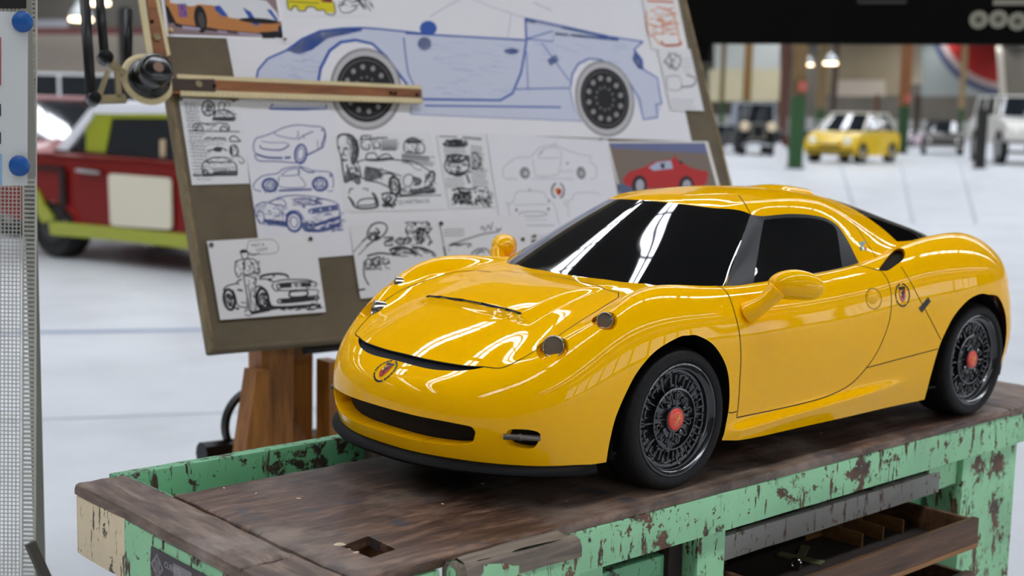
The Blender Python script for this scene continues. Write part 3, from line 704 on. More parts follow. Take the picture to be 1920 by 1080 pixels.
# wheels
TYR = mat('tyre_rubber', '0f0d0c', .6, spec=.3, bump=.12, bscale=120); RIM = mat('rim_black', '18191b', .22, coat=.8); RED = mat('cap_red', 'e03a26', .35, coat=.6); GLD = mat('cap_gold', 'd9a24a', .4, metal=.4)
def wheel(xc, s, R, wd, yo):
    M = Matrix(((1, 0, 0, xc), (0, 0, s, s * (yo - 0)), (0, -s if False else 1, 0, R), (0, 0, 0, 1)))   # local z -> outward
    M = Matrix(((1, 0, 0, xc), (0, 0, s, s * yo), (0, 1, 0, R), (0, 0, 0, 1)))
    r = .80 * R
    t = B().lathe([(r * .985, -.004), (r, -.0012), (r * 1.02, .0), (R * .88, .0012), (R * .94, -.0006), (R * .975, -.0045), (R * .995, -.010), (R, -.016), (R, -wd + .01), (R * .98, -wd + .003), (R * .9, -wd), (r, -wd + .004)], 72, M)
    ty = kb(t, 'tyre', TYR, smooth=True)
    d = -.0065
    rim = B().lathe([(r * .99, -.006), (r * .985, -.001), (r * .955, -.0006), (r * .935, -.003), (r * .90, -.0062), (r * .87, -.0068), (r * .85, -.010), (r * .80, -.0105), (r * .79, d - .0062), (r * .55, d - .0062), (r * .545, d + .0002), (r * .515, d + .0006), (r * .505, d - .0036), (r * .24, d - .0030), (r * .225, d + .0012), (1e-5, d + .0016)], 72, M)
    ri = kb(rim, 'wheel_rim', RIM); autosmooth(ri, 40)
    def P(rr, a, h): return M @ Vector((rr * math.cos(a), rr * math.sin(a), h))
    for i in range(12):
        a = 2 * math.pi * (i + .5) / 12
        # outer raised frame
        w0, w1 = .085, .105; fr = [P(r * .585, a - w0, d - .0035), P(r * .765, a - w1, d - .0015), P(r * .775, a, d - .0015), P(r * .765, a + w1, d - .0015), P(r * .585, a + w0, d - .0035)]
        kb(B().tube(fr, .0016, 6), 'spoke_frame', RIM, ri, smooth=True)
        a2 = 2 * math.pi * i / 12
        kb(B().tube([P(r * .53, a2, d - .001), P(r * .70, a2, d - .001), P(r * .80, a2, d - .002)], [.0013, .0012, .0009], 6), 'spoke', RIM, ri, smooth=True)
        fr = [P(r * .33, a - .09, d - .0014), P(r * .44, a - .10, d - .0012), P(r * .455, a, d - .0012), P(r * .44, a + .10, d - .0012), P(r * .33, a + .09, d - .0014)]
        kb(B().tube(fr, .0011, 6), 'inner_frame', RIM, ri, smooth=True)
    for i in range(4):
        a = math.pi / 4 + i * math.pi / 2 + .2
        c = P(r * .30, a, d - .002); Mn = Matrix.Translation(c) @ M.to_3x3().to_4x4()
        kb(B().lathe([(.0030, 0), (.0030, .0028), (.0018, .0034), (1e-5, .0034)], 8, Mn), 'lug_nut', RIM, ri)
        a = i * math.pi / 2
        kb(B().tube([P(r * .2, a + .1, d - .0008), P(r * .51, a + .1, d - .0004)], .0007, 6), 'rib', RIM, ri)
    Mc = Matrix.Translation(P(0, 0, d + .0012)) @ M.to_3x3().to_4x4()
    cap = kb(B().lathe([(.0118, -.001), (.0118, .0012), (.0108, .0022), (.006, .0028), (1e-5, .0030)], 32, Mc), 'hub_cap', RED, ri, smooth=True)
    # emblem in relief: a small scorpion-like figure
    e = B()
    for pts, wr in (([(-.004, .005), (-.002, .002), (0, -.001), (.001, -.004), (-.001, -.006)], .0013), ([(0, .001), (.004, .003), (.005, .006)], .0009), ([(-.001, 0), (-.005, .001)], .0008), ([(.001, -.001), (.005, -.002)], .0008), ([(0, -.003), (.004, -.005)], .0007), ([(-.001, .003), (.001, .006)], .0008)):
        e.tube([Mc @ Vector((q[0], q[1], .0027)) for q in pts], wr * .6, 6)
    kb(e, 'cap_emblem', GLD, ri)
for s in (1, -1):
    wheel(0, s, .0764, .050, .2075); wheel(-.595, s, .0772, .056, .212)
# door mirrors
def ellip(c, axes, n=28, m=18, pw=1.0, flat=0):
    V = []; F = []; c = np.array(c); ax = [np.array(a) for a in axes]
    for i in range(m + 1):
        ph = math.pi * i / m
        for j in range(n):
            th = 2 * math.pi * j / n; u = [math.sin(ph) * math.cos(th), math.sin(ph) * math.sin(th), math.cos(ph)]
            u = [math.copysign(abs(v) ** pw, v) for v in u]
            V.append(c + ax[0] * u[0] + ax[1] * u[1] + ax[2] * u[2])
    for i in range(m):
        for j in range(n): F.append((i * n + j, (i + 1) * n + j, (i + 1) * n + (j + 1) % n, i * n + (j + 1) % n))
    return V, F
ld = np.array([-.74, .67, .03]); ld /= np.linalg.norm(ld); fd = np.array([.67, .74, .0]); fd /= np.linalg.norm(fd)
V, F = ellip((-.147, .240, .213), (ld * .0305, fd * .017, np.array([0, 0, .0165])), 40, 24, .88)
V = [v + np.array([0, 0, -.0035]) * max(0, (v - np.array([-.147, .24, .213])) @ ld / .03) for v in V]
hd = B().add(V, F)
arm = B().tube(spline_pts([(-.112, .203, .180), (-.115, .213, .187), (-.120, .222, .196), (-.128, .230, .208)], 5), [.0125, .0125, .012, .0115, .0110, .0105, .0100, .0098, .0096, .0095, .0096, .0098, .010, .0105, .011, .0115], 20)
seam = B().tube([Vector((-.1195, .2215, .1952)) + Vector((.0104 * math.cos(t) * .9, -.006 * math.cos(t) + .0104 * math.sin(t) * .5 * 0 + .0096 * math.sin(t), .0015 * math.cos(t) - .0018 * math.sin(t) * 2)) for t in np.linspace(0, 2 * math.pi, 25)[:-1]], .0004, 5, closed=True)
for i, f in enumerate((lambda q: q, flip)):
    o = kb(f(arm), 'door_mirror', YEL, smooth=True); kb(f(hd), 'mirror_housing', YEL, o, smooth=True)
# roof scoop
V = []; F = []; nx, ny = 14, 17
for i in range(nx + 1):
    u = i / nx; xx = -.372 - u * .10
    for j in range(ny + 1):
        v = j / ny * 2 - 1; yy = v * (.034 - .006 * u)
        hz = T2.ray_cast(Vector((xx, yy, .5)), Vector((0, 0, -1)))[0].z
        V.append((xx, yy, hz - .001 + .0075 * (1 - v ** 4) * math.sin(min(1, u / .62) * math.pi / 2) ** 1.5))
for i in range(nx):
    for j in range(ny): a = i * (ny + 1) + j; F.append((a, a + 1, a + ny + 2, a + ny + 1))
sc_ = kb(B().add(V, F), 'roof_scoop', YEL, smooth=True)
b = B(); fr = [V[nx * (ny + 1) + j] for j in range(ny + 1)]; lo = [(p[0] + .003, p[1] * .97, T2.ray_cast(Vector((p[0] + .003, p[1] * .97, .5)), Vector((0, 0, -1)))[0].z) for p in fr]
b.V = [(p[0] + .003, p[1] * .97, p[2] - .0008) for p in fr] + lo; b.F = [(i, i + 1, ny + 2 + i, ny + 1 + i) for i in range(ny)]
kb(b, 'scoop_opening', INS, sc_)
# fuel cap / door handle
hp = G1.find_px([(1638, 560)])[0]; hd_n = np.array([.0, .97, .2])
def disc_on(c, n, rx, rz, T, ring=None, off=.0004, m=40, up=(0, 0, 1)):
    M = frame(c, n, up); loop = [M @ Vector((rx * math.cos(t), rz * math.sin(t), 0)) for t in np.linspace(0, 2 * math.pi, m)]
    return drape(loop, n, T, off)
for s_ in (0, 1):
    f = (lambda q: q, flip)[s_]
    pts, nr = disc_on(hp, hd_n, .0150, .0125, T1); kb(f(B().ribbon(pts, nr, .0007)), 'handle_gap', GAP, DOORS[s_])
    V, F = ellip(np.array(hp) - np.array([0, .002, 0]), (np.array([.0135, 0, 0]), np.array([0, .0042, .001]), np.array([0, 0, .0112])), 28, 16)
    kb(f(B().add(V, F)), 'door_handle', YEL, DOORS[s_], smooth=True)
# decals
DBK = mat('decal_black', '17130c', .4); DRD = mat('decal_red', 'a8140c', .35, coat=.5); DYL = mat('decal_gold', 'f0b020', .35, coat=.5)
def patch(poly, M, d, T, off=.0004):
    """filled outline (local xy of M) draped onto the body"""
    c = np.mean(poly, axis=0); n = len(poly); rings = [1., .66, .33]
    P = [M @ Vector((c[0] + (p[0] - c[0]) * r, c[1] + (p[1] - c[1]) * r, 0)) for r in rings for p in poly] + [M @ Vector((c[0], c[1], 0))]
    P, _ = drape(P, d, T, off); F = []
    for k in range(2): F += [(k * n + i, k * n + (i + 1) % n, (k + 1) * n + (i + 1) % n, (k + 1) * n + i) for i in range(n)]
    F += [(2 * n + i, 2 * n + (i + 1) % n, 3 * n) for i in range(n)]
    return B().add(P, F)
def emblem(c, n, r, name, up=(0, 0, 1), mirror=False):
    M = frame(c, n, up); f = flip if mirror else (lambda q: q)
    b = B()
    for a0, a1 in ((100, 196), (204, 300), (308, 80 + 360)):
        t = a0
        while t < a1 - 2:
            seg = [M @ Vector((r * .92 * math.cos(math.radians(q)), r * .92 * math.sin(math.radians(q)), 0)) for q in np.linspace(t, min(t + 15.5, a1), 4)]
            pts, nr = drape(seg, n, T1, .0005); b.ribbon(pts, nr, r * .15); t += 17.5
    root = kb(f(b), name, DBK)
    sh = [(-.42, .42), (.42, .42), (.42, .0), (.36, -.25), (.2, -.5), (0, -.62), (-.2, -.5), (-.36, -.25), (-.42, 0)]
    kb(f(patch([(x * r, y * r) for x, y in sh], M, n, T1, .0005)), 'shield', DRD, root)
    kb(f(patch([(x * r, y * r) for x, y in [(-.42, .44), (.42, .44), (.42, .68), (-.42, .68)]], M, n, T1, .0006)), 'shield_bar', DBK, root)
    kb(f(patch([(x * r, y * r) for x, y in [(-.38, .38), (-.02, .38), (-.2, -.1), (-.38, .02)]], M, n, T1, .0007)), 'shield_field', DYL, root)
    sc = B()
    for q in ([(-.05, .3), (.05, .1), (0, -.1), (.08, -.3)], [(0, .05), (.2, .2), (.22, .34)], [(0, .05), (-.18, .16), (-.2, .3)]):
        pts, nr = drape([M @ Vector((x * r, y * r, 0)) for x, y in q], n, T1, .0009); sc.ribbon(pts, nr, r * .10)
    kb(f(sc), 'shield_figure', DBK, root)
emblem(G1.find_px([(722, 694)])[0], (.78, 0, .63), .0150, 'nose_badge', up=(-.63, 0, .78))
sb = G1.find_px([(1692, 553)])[0]
for mr in (False, True): emblem(sb, (.05, .98, .18), .0150, 'side_badge', mirror=mr)
q3 = G1.find_px([(1740, 557), (1745, 565), (1728, 586), (1722, 578)])
for f in (lambda q: q, flip):
    P, _ = drape(q3, (0, 1, .2), T1, .0005); kb(f(B().add(P, [(0, 1, 2, 3)])), 'marker_sticker', DBK)
q3 = G2.find_px([(1610, 455), (1623, 452), (1619, 462), (1615, 463)]); P, _ = drape(q3, (0, .8, .5), T2, .0005)
q4 = [G2.find_px([(1611 + i * 4, 464), (1615 + i * 4, 463.2), (1617 + i * 4, 469), (1613 + i * 4, 470)]) for i in range(3)]
for f in (lambda q: q, flip):
    r0 = kb(f(B().add(P, [(0, 1, 2, 3)])), 'pillar_badge', mat('badge_teal', '6f8f86', .4))
    for q, cc in zip(q4, ('2f6a3a', 'e8e4da', 'b0241c')):
        kb(f(B().add(drape(q, (0, .8, .5), T2, .0005)[0], [(0, 1, 2, 3)])), 'flag_band', mat('flag_' + cc, cc, .4), r0)
# ------------------------------------------------------------------ workbench
def paint_mat(name, paint, under, scale=9., amount=.52, stretch=(1, 1, 1), dark='2c2018', rough=.55):
    """chipped paint over old wood: big chips, fine scratches and grime, all with shapes of their own"""
    if name in MATS: return MATS[name]
    m = bpy.data.materials.new(name); m.use_nodes = True; nt = m.node_tree; b = nt.nodes['Principled BSDF']; L = nt.links.new
    tc = nt.nodes.new('ShaderNodeTexCoord'); mp = nt.nodes.new('ShaderNodeMapping'); mp.inputs['Scale'].default_value = stretch; L(tc.outputs['Object'], mp.inputs['Vector'])
    def noise(sc, det, vec=None, ro=.6):
        n = nt.nodes.new('ShaderNodeTexNoise'); n.inputs['Scale'].default_value = sc; n.inputs['Detail'].default_value = det; n.inputs['Roughness'].default_value = ro
        L((vec or mp).outputs[0] if vec is None else vec, n.inputs['Vector']); return n.outputs['Fac']
    def ramp(fac, a, b2, c0=(0, 0, 0), c1=(1, 1, 1)):
        r = nt.nodes.new('ShaderNodeValToRGB'); r.color_ramp.elements[0].position = a; r.color_ramp.elements[1].position = b2
        r.color_ramp.elements[0].color = (*c0, 1); r.color_ramp.elements[1].color = (*c1, 1); L(fac, r.inputs['Fac']); return r.outputs['Color']
    def mix(f, a, b2):
        x = nt.nodes.new('ShaderNodeMix'); x.data_type = 'RGBA'; L(f, x.inputs[0])
        for s, i in ((a, 6), (b2, 7)):
            if isinstance(s, tuple): x.inputs[i].default_value = (*s, 1)
            else: L(s, x.inputs[i])
        return x.outputs[2]
    pc = srgb(paint); pcol = ramp(noise(3.5, 4), .3, .7, tuple(v * .82 for v in pc), tuple(min(1, v * 1.12) for v in pc))
    chips = ramp(noise(scale, 9, ro=.72), amount + .10, amount + .125)
    mp2 = nt.nodes.new('ShaderNodeMapping'); mp2.inputs['Scale'].default_value = (26, 26, 5); L(tc.outputs['Object'], mp2.inputs['Vector'])
    scr = ramp(noise(2.2, 6, mp2.outputs[0], .7), .575, .605)
    uc = ramp(noise(22, 4), .35, .65, srgb(dark), srgb(under))
    grime = ramp(noise(2.0, 5, ro=.65), .56, .72)
    fine = ramp(noise(38, 5, ro=.7), .61, .635)
    c = mix(scr, pcol, uc); c = mix(fine, c, uc); c = mix(chips, c, uc)
    g2 = nt.nodes.new('ShaderNodeMath'); g2.operation = 'MULTIPLY'; g2.inputs[1].default_value = .45; L(grime, g2.inputs[0])
    c = mix(g2.outputs[0], c, srgb('5a5044'))
    L(c, b.inputs['Base Color']); b.inputs['Roughness'].default_value = rough
    bp = nt.nodes.new('ShaderNodeBump'); bp.inputs['Strength'].default_value = .5; bp.inputs['Distance'].default_value = .002; bp.invert = True
    ad = nt.nodes.new('ShaderNodeMath'); ad.operation = 'MAXIMUM'; L(chips, ad.inputs[0]); L(scr, ad.inputs[1]); L(ad.outputs[0], bp.inputs['Height']); L(bp.outputs['Normal'], b.inputs['Normal'])
    MATS[name] = m; return m
def wood_mat(name, cols, axis=0, scale=3., rough=.6, bump=.5, stain=None, along=1.2):
    if name in MATS: return MATS[name]
    m = bpy.data.materials.new(name); m.use_nodes = True; nt = m.node_tree; b = nt.nodes['Principled BSDF']; L = nt.links.new
    tc = nt.nodes.new('ShaderNodeTexCoord'); mp = nt.nodes.new('ShaderNodeMapping'); st = [14, 14, 14]; st[axis] = along
    mp.inputs['Scale'].default_value = st; L(tc.outputs['Object'], mp.inputs['Vector'])
    n = nt.nodes.new('ShaderNodeTexNoise'); n.inputs['Scale'].default_value = scale; n.inputs['Detail'].default_value = 8; n.inputs['Roughness'].default_value = .65; n.inputs['Distortion'].default_value = .4
    L(mp.outputs[0], n.inputs['Vector'])
    r = nt.nodes.new('ShaderNodeValToRGB'); el = r.color_ramp.elements
    while len(el) < len(cols): el.new(.5)
    for e, c, p in zip(el, cols, np.linspace(.3, .72, len(cols))): e.position = p; e.color = (*srgb(c), 1)
    L(n.outputs['Fac'], r.inputs['Fac']); col = r.outputs['Color']
    for sc, (c2, lo, hi, amt) in zip((2.6, 5.5, 14), stain or []):
        n2 = nt.nodes.new('ShaderNodeTexNoise'); n2.inputs['Scale'].default_value = sc; n2.inputs['Detail'].default_value = 6; n2.inputs['Roughness'].default_value = .62; L(tc.outputs['Object'], n2.inputs['Vector'])
        r2 = nt.nodes.new('ShaderNodeValToRGB'); r2.color_ramp.elements[0].position = lo; r2.color_ramp.elements[1].position = hi; r2.color_ramp.elements[1].color = (amt, amt, amt, 1); r2.color_ramp.elements[0].color = (0, 0, 0, 1); L(n2.outputs['Fac'], r2.inputs['Fac'])
        x = nt.nodes.new('ShaderNodeMix'); x.data_type = 'RGBA'; L(r2.outputs['Color'], x.inputs[0]); L(col, x.inputs[6]); x.inputs[7].default_value = (*srgb(c2), 1); col = x.outputs[2]
    L(col, b.inputs['Base Color']); b.inputs['Roughness'].default_value = rough
    if bump:
        bp = nt.nodes.new('ShaderNodeBump'); bp.inputs['Strength'].default_value = bump; bp.inputs['Distance'].default_value = .002; L(n.outputs['Fac'], bp.inputs['Height']); L(bp.outputs['Normal'], b.inputs['Normal'])
    MATS[name] = m; return m
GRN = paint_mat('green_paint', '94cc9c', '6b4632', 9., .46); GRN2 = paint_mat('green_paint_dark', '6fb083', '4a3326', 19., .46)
CRM = paint_mat('cream_paint', 'e6d2ae', '6a5844', 16., .56); GRY = paint_mat('grey_paint', '8a8781', '6a4a38', 9., .56)
TOPW = wood_mat('bench_top_wood', ['2a1b14', '553c2e', '8a6c58'], 0, 4.2, .45, .8, [('1a1210', .47, .60, .75), ('a4907f', .47, .68, .62), ('343b48', .60, .66, .65)], along=2.8)
ENDW = wood_mat('bench_end_wood', ['40322b', '6e5a4e', '9a8676'], 1, 4.2, .55, .8, [('2a221e', .56, .70, .7), ('a89c94', .54, .70, .6), ('3c4048', .62, .68, .6)], along=2.4)
EDGW = wood_mat('bench_edge_wood', ['35231a', '4f3628', '6a4c3a'], 0, 4., .7, .6)
DRW = wood_mat('drawer_wood', ['2e1c12', '52351f', '74512f'], 0, 3., .55, .4); DRL = wood_mat('drawer_ply', ['6e4a28', '9a6c3c'], 0, 3., .6, .3)
DRK = mat('drawer_dark', '241a14', .9, var=.3, vscale=20)
bench = thing('workbench', 'long old workbench with chipped green paint and dark worn wooden top', 'workbench', (0, 0, 0))
XL, XE, XR = .720, .632, -1.30      # left end, inner edge of the end cap, right end
YF, YB = .330, -.322; YT = -.150    # front edge, back edge, front of the tool tray
T = .055
def wob(n, a, s): r = np.random.default_rng(s); v = np.cumsum(r.normal(0, 1, n)); v = v - np.linspace(v[0], v[-1], n); return a * v / max(1e-6, np.abs(v).max())
def slab(name, x0, x1, y0, y1, z0, z1, m, bev=.006, seed=1, par=None, hole=None, edge=.003):
    """board with uneven worn edges"""
    nx = max(4, int(abs(x1 - x0) / .03)); ny = max(4, int(abs(y1 - y0) / .03)); xs = np.linspace(x0, x1, nx + 1); ys = np.linspace(y0, y1, ny + 1)
    wf, wb, wl, wr = (wob(nx + 1, edge, seed), wob(nx + 1, edge, seed + 1), wob(ny + 1, edge, seed + 2), wob(ny + 1, edge, seed + 3))
    rng = np.random.default_rng(seed + 9)
    ring = [(xs[i], ys[0] + wb[i], 0) for i in range(nx)] + [(xs[-1] + wr[j], ys[j], 0) for j in range(ny)] + [(xs[nx - i], ys[-1] + wf[nx - i], 0) for i in range(nx)] + [(xs[0] + wl[ny - j], ys[ny - j], 0) for j in range(ny)]
    R = np.array(ring); c = R.mean(0); n = len(R)
    nrm = np.roll(R, -1, 0) - np.roll(R, 1, 0); nrm = np.stack([nrm[:, 1], -nrm[:, 0], 0 * nrm[:, 0]], 1); nrm /= np.maximum(np.linalg.norm(nrm, axis=1, keepdims=True), 1e-9)
    if ((R - c) * nrm).sum() < 0: nrm = -nrm
    bv = bev * (1 + .5 * rng.uniform(-1, 1, n))[:, None]
    V = np.vstack([R - nrm * bv + [0, 0, z1], R - nrm * bv * .3 + [0, 0, z1 - bev * .3], R + [0, 0, z1 - bev], R + [0, 0, z0]])
    F = [tuple(range(n)), tuple(range(3 * n, 4 * n))[::-1]]
    for k in range(3): F += [(k * n + i, (k + 1) * n + i, (k + 1) * n + (i + 1) % n, k * n + (i + 1) % n) for i in range(n)]
    o = mk(name, V, F, m, par or bench); autosmooth(o, 40)
    # consistent outward normals
    bm = bmesh.new(); bm.from_mesh(o.data); bmesh.ops.recalc_face_normals(bm, faces=bm.faces[:]); bm.to_mesh(o.data); bm.free()
    return o
def rect_hole_slab():
    pass
# worktop, with the square dog hole cut through near its front left corner
hole = [(.585, .205), (.522, .197), (.518, .255), (.575, .268)]
hole = np.array([gp(x, y, HB)[:2] for x, y in ((640, 1024), (690, 1005), (742, 1030), (695, 1046))])
wt = slab('worktop', XE - .002, -1.028, YT, YF, HB - .0145, HB, TOPW, .007, 3, edge=.002)
if sum((hole[i][0]*hole[(i+1)%4][1]-hole[(i+1)%4][0]*hole[i][1]) for i in range(4)) < 0: hole = hole[::-1]
cut = B().prism([tuple(h) for h in hole], HB - T - .05, HB + .05).build('cutter', TOPW)
md = wt.modifiers.new('hole', 'BOOLEAN'); md.operation = 'DIFFERENCE'; md.object = cut; md.solver = 'EXACT'
dg = bpy.context.evaluated_depsgraph_get(); me2 = bpy.data.meshes.new_from_object(wt.evaluated_get(dg)); wt.modifiers.clear(); wt.data = me2
bpy.data.objects.remove(cut)
_h = [tuple(hole.mean(0) + (h - hole.mean(0)) * 1.04) for h in hole]; _b = B()
_b.V = [(*h, HB - .0146) for h in _h] + [(*h, HB - .085) for h in _h]; _b.F = [(i, i + 4, (i + 1) % 4 + 4, (i + 1) % 4) for i in range(4)] + [(4, 5, 6, 7)]
_b.build('dog_hole_liner', DRW, bench)
slab('end_cap', XL, XE, YB + .022, .2, HB - .018, HB - .0002, ENDW, .010, 21)
slab('end_cap', -1.030, XR, YB + .022, .02, HB - .018, HB - .0004, ENDW, .006, 23)
slab('end_cap', -1.0305, XR, .0215, YF - .001, HB - .018, HB - .0002, ENDW, .006, 24)
slab('end_cap', XL, XE, .2015, YF, HB - .018, HB, ENDW, .008, 22)
# tool tray: floor, back rail, sloped block at its left end
slab('worktop_rear', .17, -1.028, YB + .0275, YT - .001, HB - T, HB - .0005, TOPW, .003, 29, edge=.0005)
slab('tray_floor', XE, .168, YB + .02, YT, HB - .075, HB - .062, GRN2, .001, 31, edge=0.)
slab('back_rail', XE + .02, XR, YB, YB + .026, HB - .12, HB - .0008, GRN2, .003, 33, edge=.0015)
bl = B().prism([(XE - .002, HB - .062), (XE - .002, HB - .004), (XE - .09, HB - .058), (XE - .09, HB - .062)], 0, YT - YB - .028, Matrix(((1, 0, 0, 0), (0, 0, -1, YT - .002), (0, 1, 0, 0), (0, 0, 0, 1))))
bl.build('tray_ramp', paint_mat('green_paint_crackle_lit', 'b4dcbc', '2c2a20', 14., .50, stretch=(3, 1, 1)), bench)  # crackled paint, its green lightened for the light on the upward slope
bt_unused = B().prism([(XL - .004, HB + .0045), (XE - .9, HB + .0045), (XE - .9, HB + .0005), (XL - .004, HB + .0005)], 0, .012, Matrix(((1, 0, 0, 0), (0, 0, -1, YB + .014), (0, 1, 0, 0), (0, 0, 0, 1))))
# left end board: cream corner and green board below the end cap
ZB = HB - .112
slab('end_board', XL - .001, XL - .05, YB + .026, -.131, ZB, HB - .0185, CRM, .003, 41, edge=.0012)
slab('end_board', XL - .001, XL - .05, -.1305, YF - .06, ZB, HB - .0185, GRN, .003, 43, edge=.0012)
slab('corner_block', XL - .001, XL - .05, YF - .0595, YF - .004, ZB, HB - .0185, CRM, .003, 47, edge=.0012)
# metal plate with printed fields
PLT = mat('plate_metal', '4b4244', .45, metal=.3, var=.15, vscale=30); PLL = mat('plate_light', '8d8688', .5); PLW = mat('plate_line', 'b9b3b2', .5)
px0 = XL + .0
pa = on_axis(286, 1024, 0, px0); PY0 = pa[1]; PZ1 = pa[2]
pl_ = mk('label_plate', *(lambda b: (b.V, b.F))(B().box((px0 + .0012, PY0 + .105, PZ1 - .055), (.002, .21, .11))), PLT, bench)
def plate_rect(y0, z0, y1, z1, m, nme='plate_field'):
    mk(nme, [(px0 + .0026, PY0 + y0, PZ1 - z0), (px0 + .0026, PY0 + y1, PZ1 - z0), (px0 + .0026, PY0 + y1, PZ1 - z1), (px0 + .0026, PY0 + y0, PZ1 - z1)], [(0, 3, 2, 1)], m, pl_)
plate_rect(.066, .006, .118, .026, PLL); plate_rect(.056, .032, .118, .052, PLL); plate_rect(.165, .006, .205, .026, PLL); plate_rect(.056, .058, .205, .1, PLL)
bd = B()
def pline(pts, w=.0011, b_=None):
    (b_ or bd).ribbon([(px0 + .0029, PY0 + y, PZ1 - z) for y, z in pts], (1, 0, 0), w)
cy, cz, rr = .019, .024, .018
for k in (1., .8): pline([(cy - rr * k, cz), (cy, cz - rr * k), (cy + rr * k, cz), (cy, cz + rr * k), (cy - rr * k, cz)])
for dy in (-.006, -.002, .002, .006): pline([(cy + dy, cz - .009), (cy + dy, cz + .009)])
bd.build('plate_logo', PLW, pl_)
def text_obj(name, s, size, M, m, parent=None, ext=0.):
    cu = bpy.data.curves.new(name, 'FONT'); cu.body = s; cu.size = size; cu.extrude = ext; cu.resolution_u = 2
    o = bpy.data.objects.new(name, cu); COL.objects.link(o); dg = bpy.context.evaluated_depsgraph_get()
    me = bpy.data.meshes.new_from_object(o.evaluated_get(dg)); bpy.data.objects.remove(o); bpy.data.curves.remove(cu)
    me.transform(M); me.materials.clear(); me.materials.append(m); me.name = name
    o2 = bpy.data.objects.new(name, me); COL.objects.link(o2)
    if parent is not None: o2.parent = parent
    return o2
def plate_text(s, y, z, size):
    M = Matrix(((0, 0, 1, px0 + .0029), (1, 0, 0, PY0 + y), (0, 1, 0, PZ1 - z), (0, 0, 0, 1)))
    text_obj('plate_text', s, size, M, PLW, pl_)
plate_text('CLIENTE', .040, .019, .0125); plate_text('PESO', .040, .045, .0125)
pline2 = B()
for k, yy in enumerate((.124, .128, .133, .137, .142)): pline([(yy, .0095), (yy + (.002 if k % 2 else 0), .019)], .0010, pline2)
pline2.build('plate_marks', PLW, pl_)
# front apron, vise jaw and legs
slab('apron', .252, XR, YF, YF - .035, HB - .080, HB - .0148, GRN, .004, 51, edge=.002)
slab('front_board', XL - .055, .495, YF, YF - .035, HB - .112, HB - .0165, GRN, .004, 55, edge=.002)
slab('vise_jaw', .487, .282, YF + .050, YF - .0, HB - .17, HB - .002, GRN, .016, 59, edge=.003)
slab('vise_jaw_top', .489, .280, YF + .052, YF - .002, HB - .030, HB - .0002, wood_mat('vise_wood', ['4a4038', '75695c', '978a78'], 0, 3., .7, .6, [('2f2822', .5, .66, .8)]), .016, 61, edge=.004)
slab('leg', .250, .170, YF - .012, YF - .09, 0, HB - .078, GRN, .004, 63, edge=.002)
slab('leg', -.048, -.116, YF - .010, YF - .09, 0, HB - .078, GRN, .004, 65, edge=.002)
slab('leg', .62, .54, YF - .05, YF - .13, 0, HB - .12, GRN, .004, 67, edge=.002)
slab('leg', .62, .54, YB + .12, YB + .04, 0, HB - .12, GRN, .004, 69, edge=.002)

slab('leg', -.865, -1.082, YF - .008, YF - .09, 0, HB - .078, GRN, .004, 71, edge=.002)
slab('leg', -.800, -.885, YF - .10, YF - .17, 0, HB - .13, GRN2, .004, 73, edge=.002)
slab('bracket', -.757, -.862, YF - .02, YF - .075, HB - .135, HB - .078, GRN, .006, 75, edge=.003)
slab('leg', -.99, -1.08, YB + .12, YB + .04, 0, HB - .12, GRN2, .004, 77, edge=.002)
slab('drawer_rail', -.118, -.790, YF - .016, YF - .034, HB - .140, HB - .098, GRY, .003, 79, edge=.0015)
slab('drawer_rail', -.118, -.790, YB + .05, YB + .032, HB - .140, HB - .098, GRY, .003, 81, edge=.0015)
slab('side_panel', -.012, -.045, YF - .04, YB + .04, .30, HB - .08, DRK, .002, 83, edge=0.)
slab('side_panel', -.80, -.83, YF - .18, YB + .04, .30, HB - .08, DRK, .002, 85, edge=0.)
slab('back_panel', -.05, -.80, YB + .06, YB + .04, .30, HB - .08, DRK, .002, 87, edge=0.)
slab('stretcher', .25, .54, YF - .05, YF - .09, .30, .40, GRN, .003, 89, edge=.001)
slab('cross_board', .165, -.045, YF - .05, YF - .075, HB - .22, HB - .115, GRN2, .003, 90, edge=.001)
def drawer(xl, xr, yf, yb, z0, z1, seed):
    d = slab('drawer', xl, xr, yf, yf - .014, z0 + .006, z1, DRW, .002, seed, edge=.001)
    slab('drawer_side', xr + .012, xr, yf - .0145, yb, z0 + .006, z1 - .004, DRW, .001, seed + 1, d, edge=0.)
    slab('drawer_side', xl, xl - .012, yf - .0145, yb, z0 + .006, z1 - .004, DRW, .001, seed + 2, d, edge=0.)
    slab('drawer_back', xl, xr, yb, yb - .012, z0 + .006, z1 - .004, DRW, .001, seed + 3, d, edge=0.)
    slab('drawer_floor', xl - .013, xr + .013, yf - .015, yb, z0 + .0056, z0 + .0066, DRK, .0002, seed + 6, d, edge=0.)
    slab('drawer_bottom', xl, xr, yf + .001, yb, z0 - .003, z0 + .0055, DRL, .001, seed + 4, d, edge=0.)
    return d
d1_ = drawer(-.135, -.757, .421, -.10, .645, .700, 91)
d2_ = drawer(-.135, -.775, .405, -.10, .520, .585, 95)
for yy, x0, x1 in ((.21, -.50, -.74), (.10, -.15, -.36)):
    slab('divider', x0, x1, yy, yy - .004, .651, .676, DRL, .0005, 101, d1_, edge=0.)
for xx, y0, y1 in ((-.55, .2095, .30), (-.62, .2095, .30), (-.69, .2095, .30), (-.20, .10, .2), (-.27, .10, .2)):
    slab('divider', xx, xx - .004, y1, y0, .651, .678, DRL, .0005, 103, d1_, edge=0.)
BRS = mat('old_brass', '7a7a52', .4, metal=.5, var=.2, vscale=30)
tl = thing('hasp', 'dull brass hinged metal strap lying in the open drawer', 'hasp', (-.40, .27, .6512))
B().box((0, 0, .0025), (.022, .085, .004), Matrix.Rotation(.25, 4, 'Z'), .001).build('strap', BRS, tl)
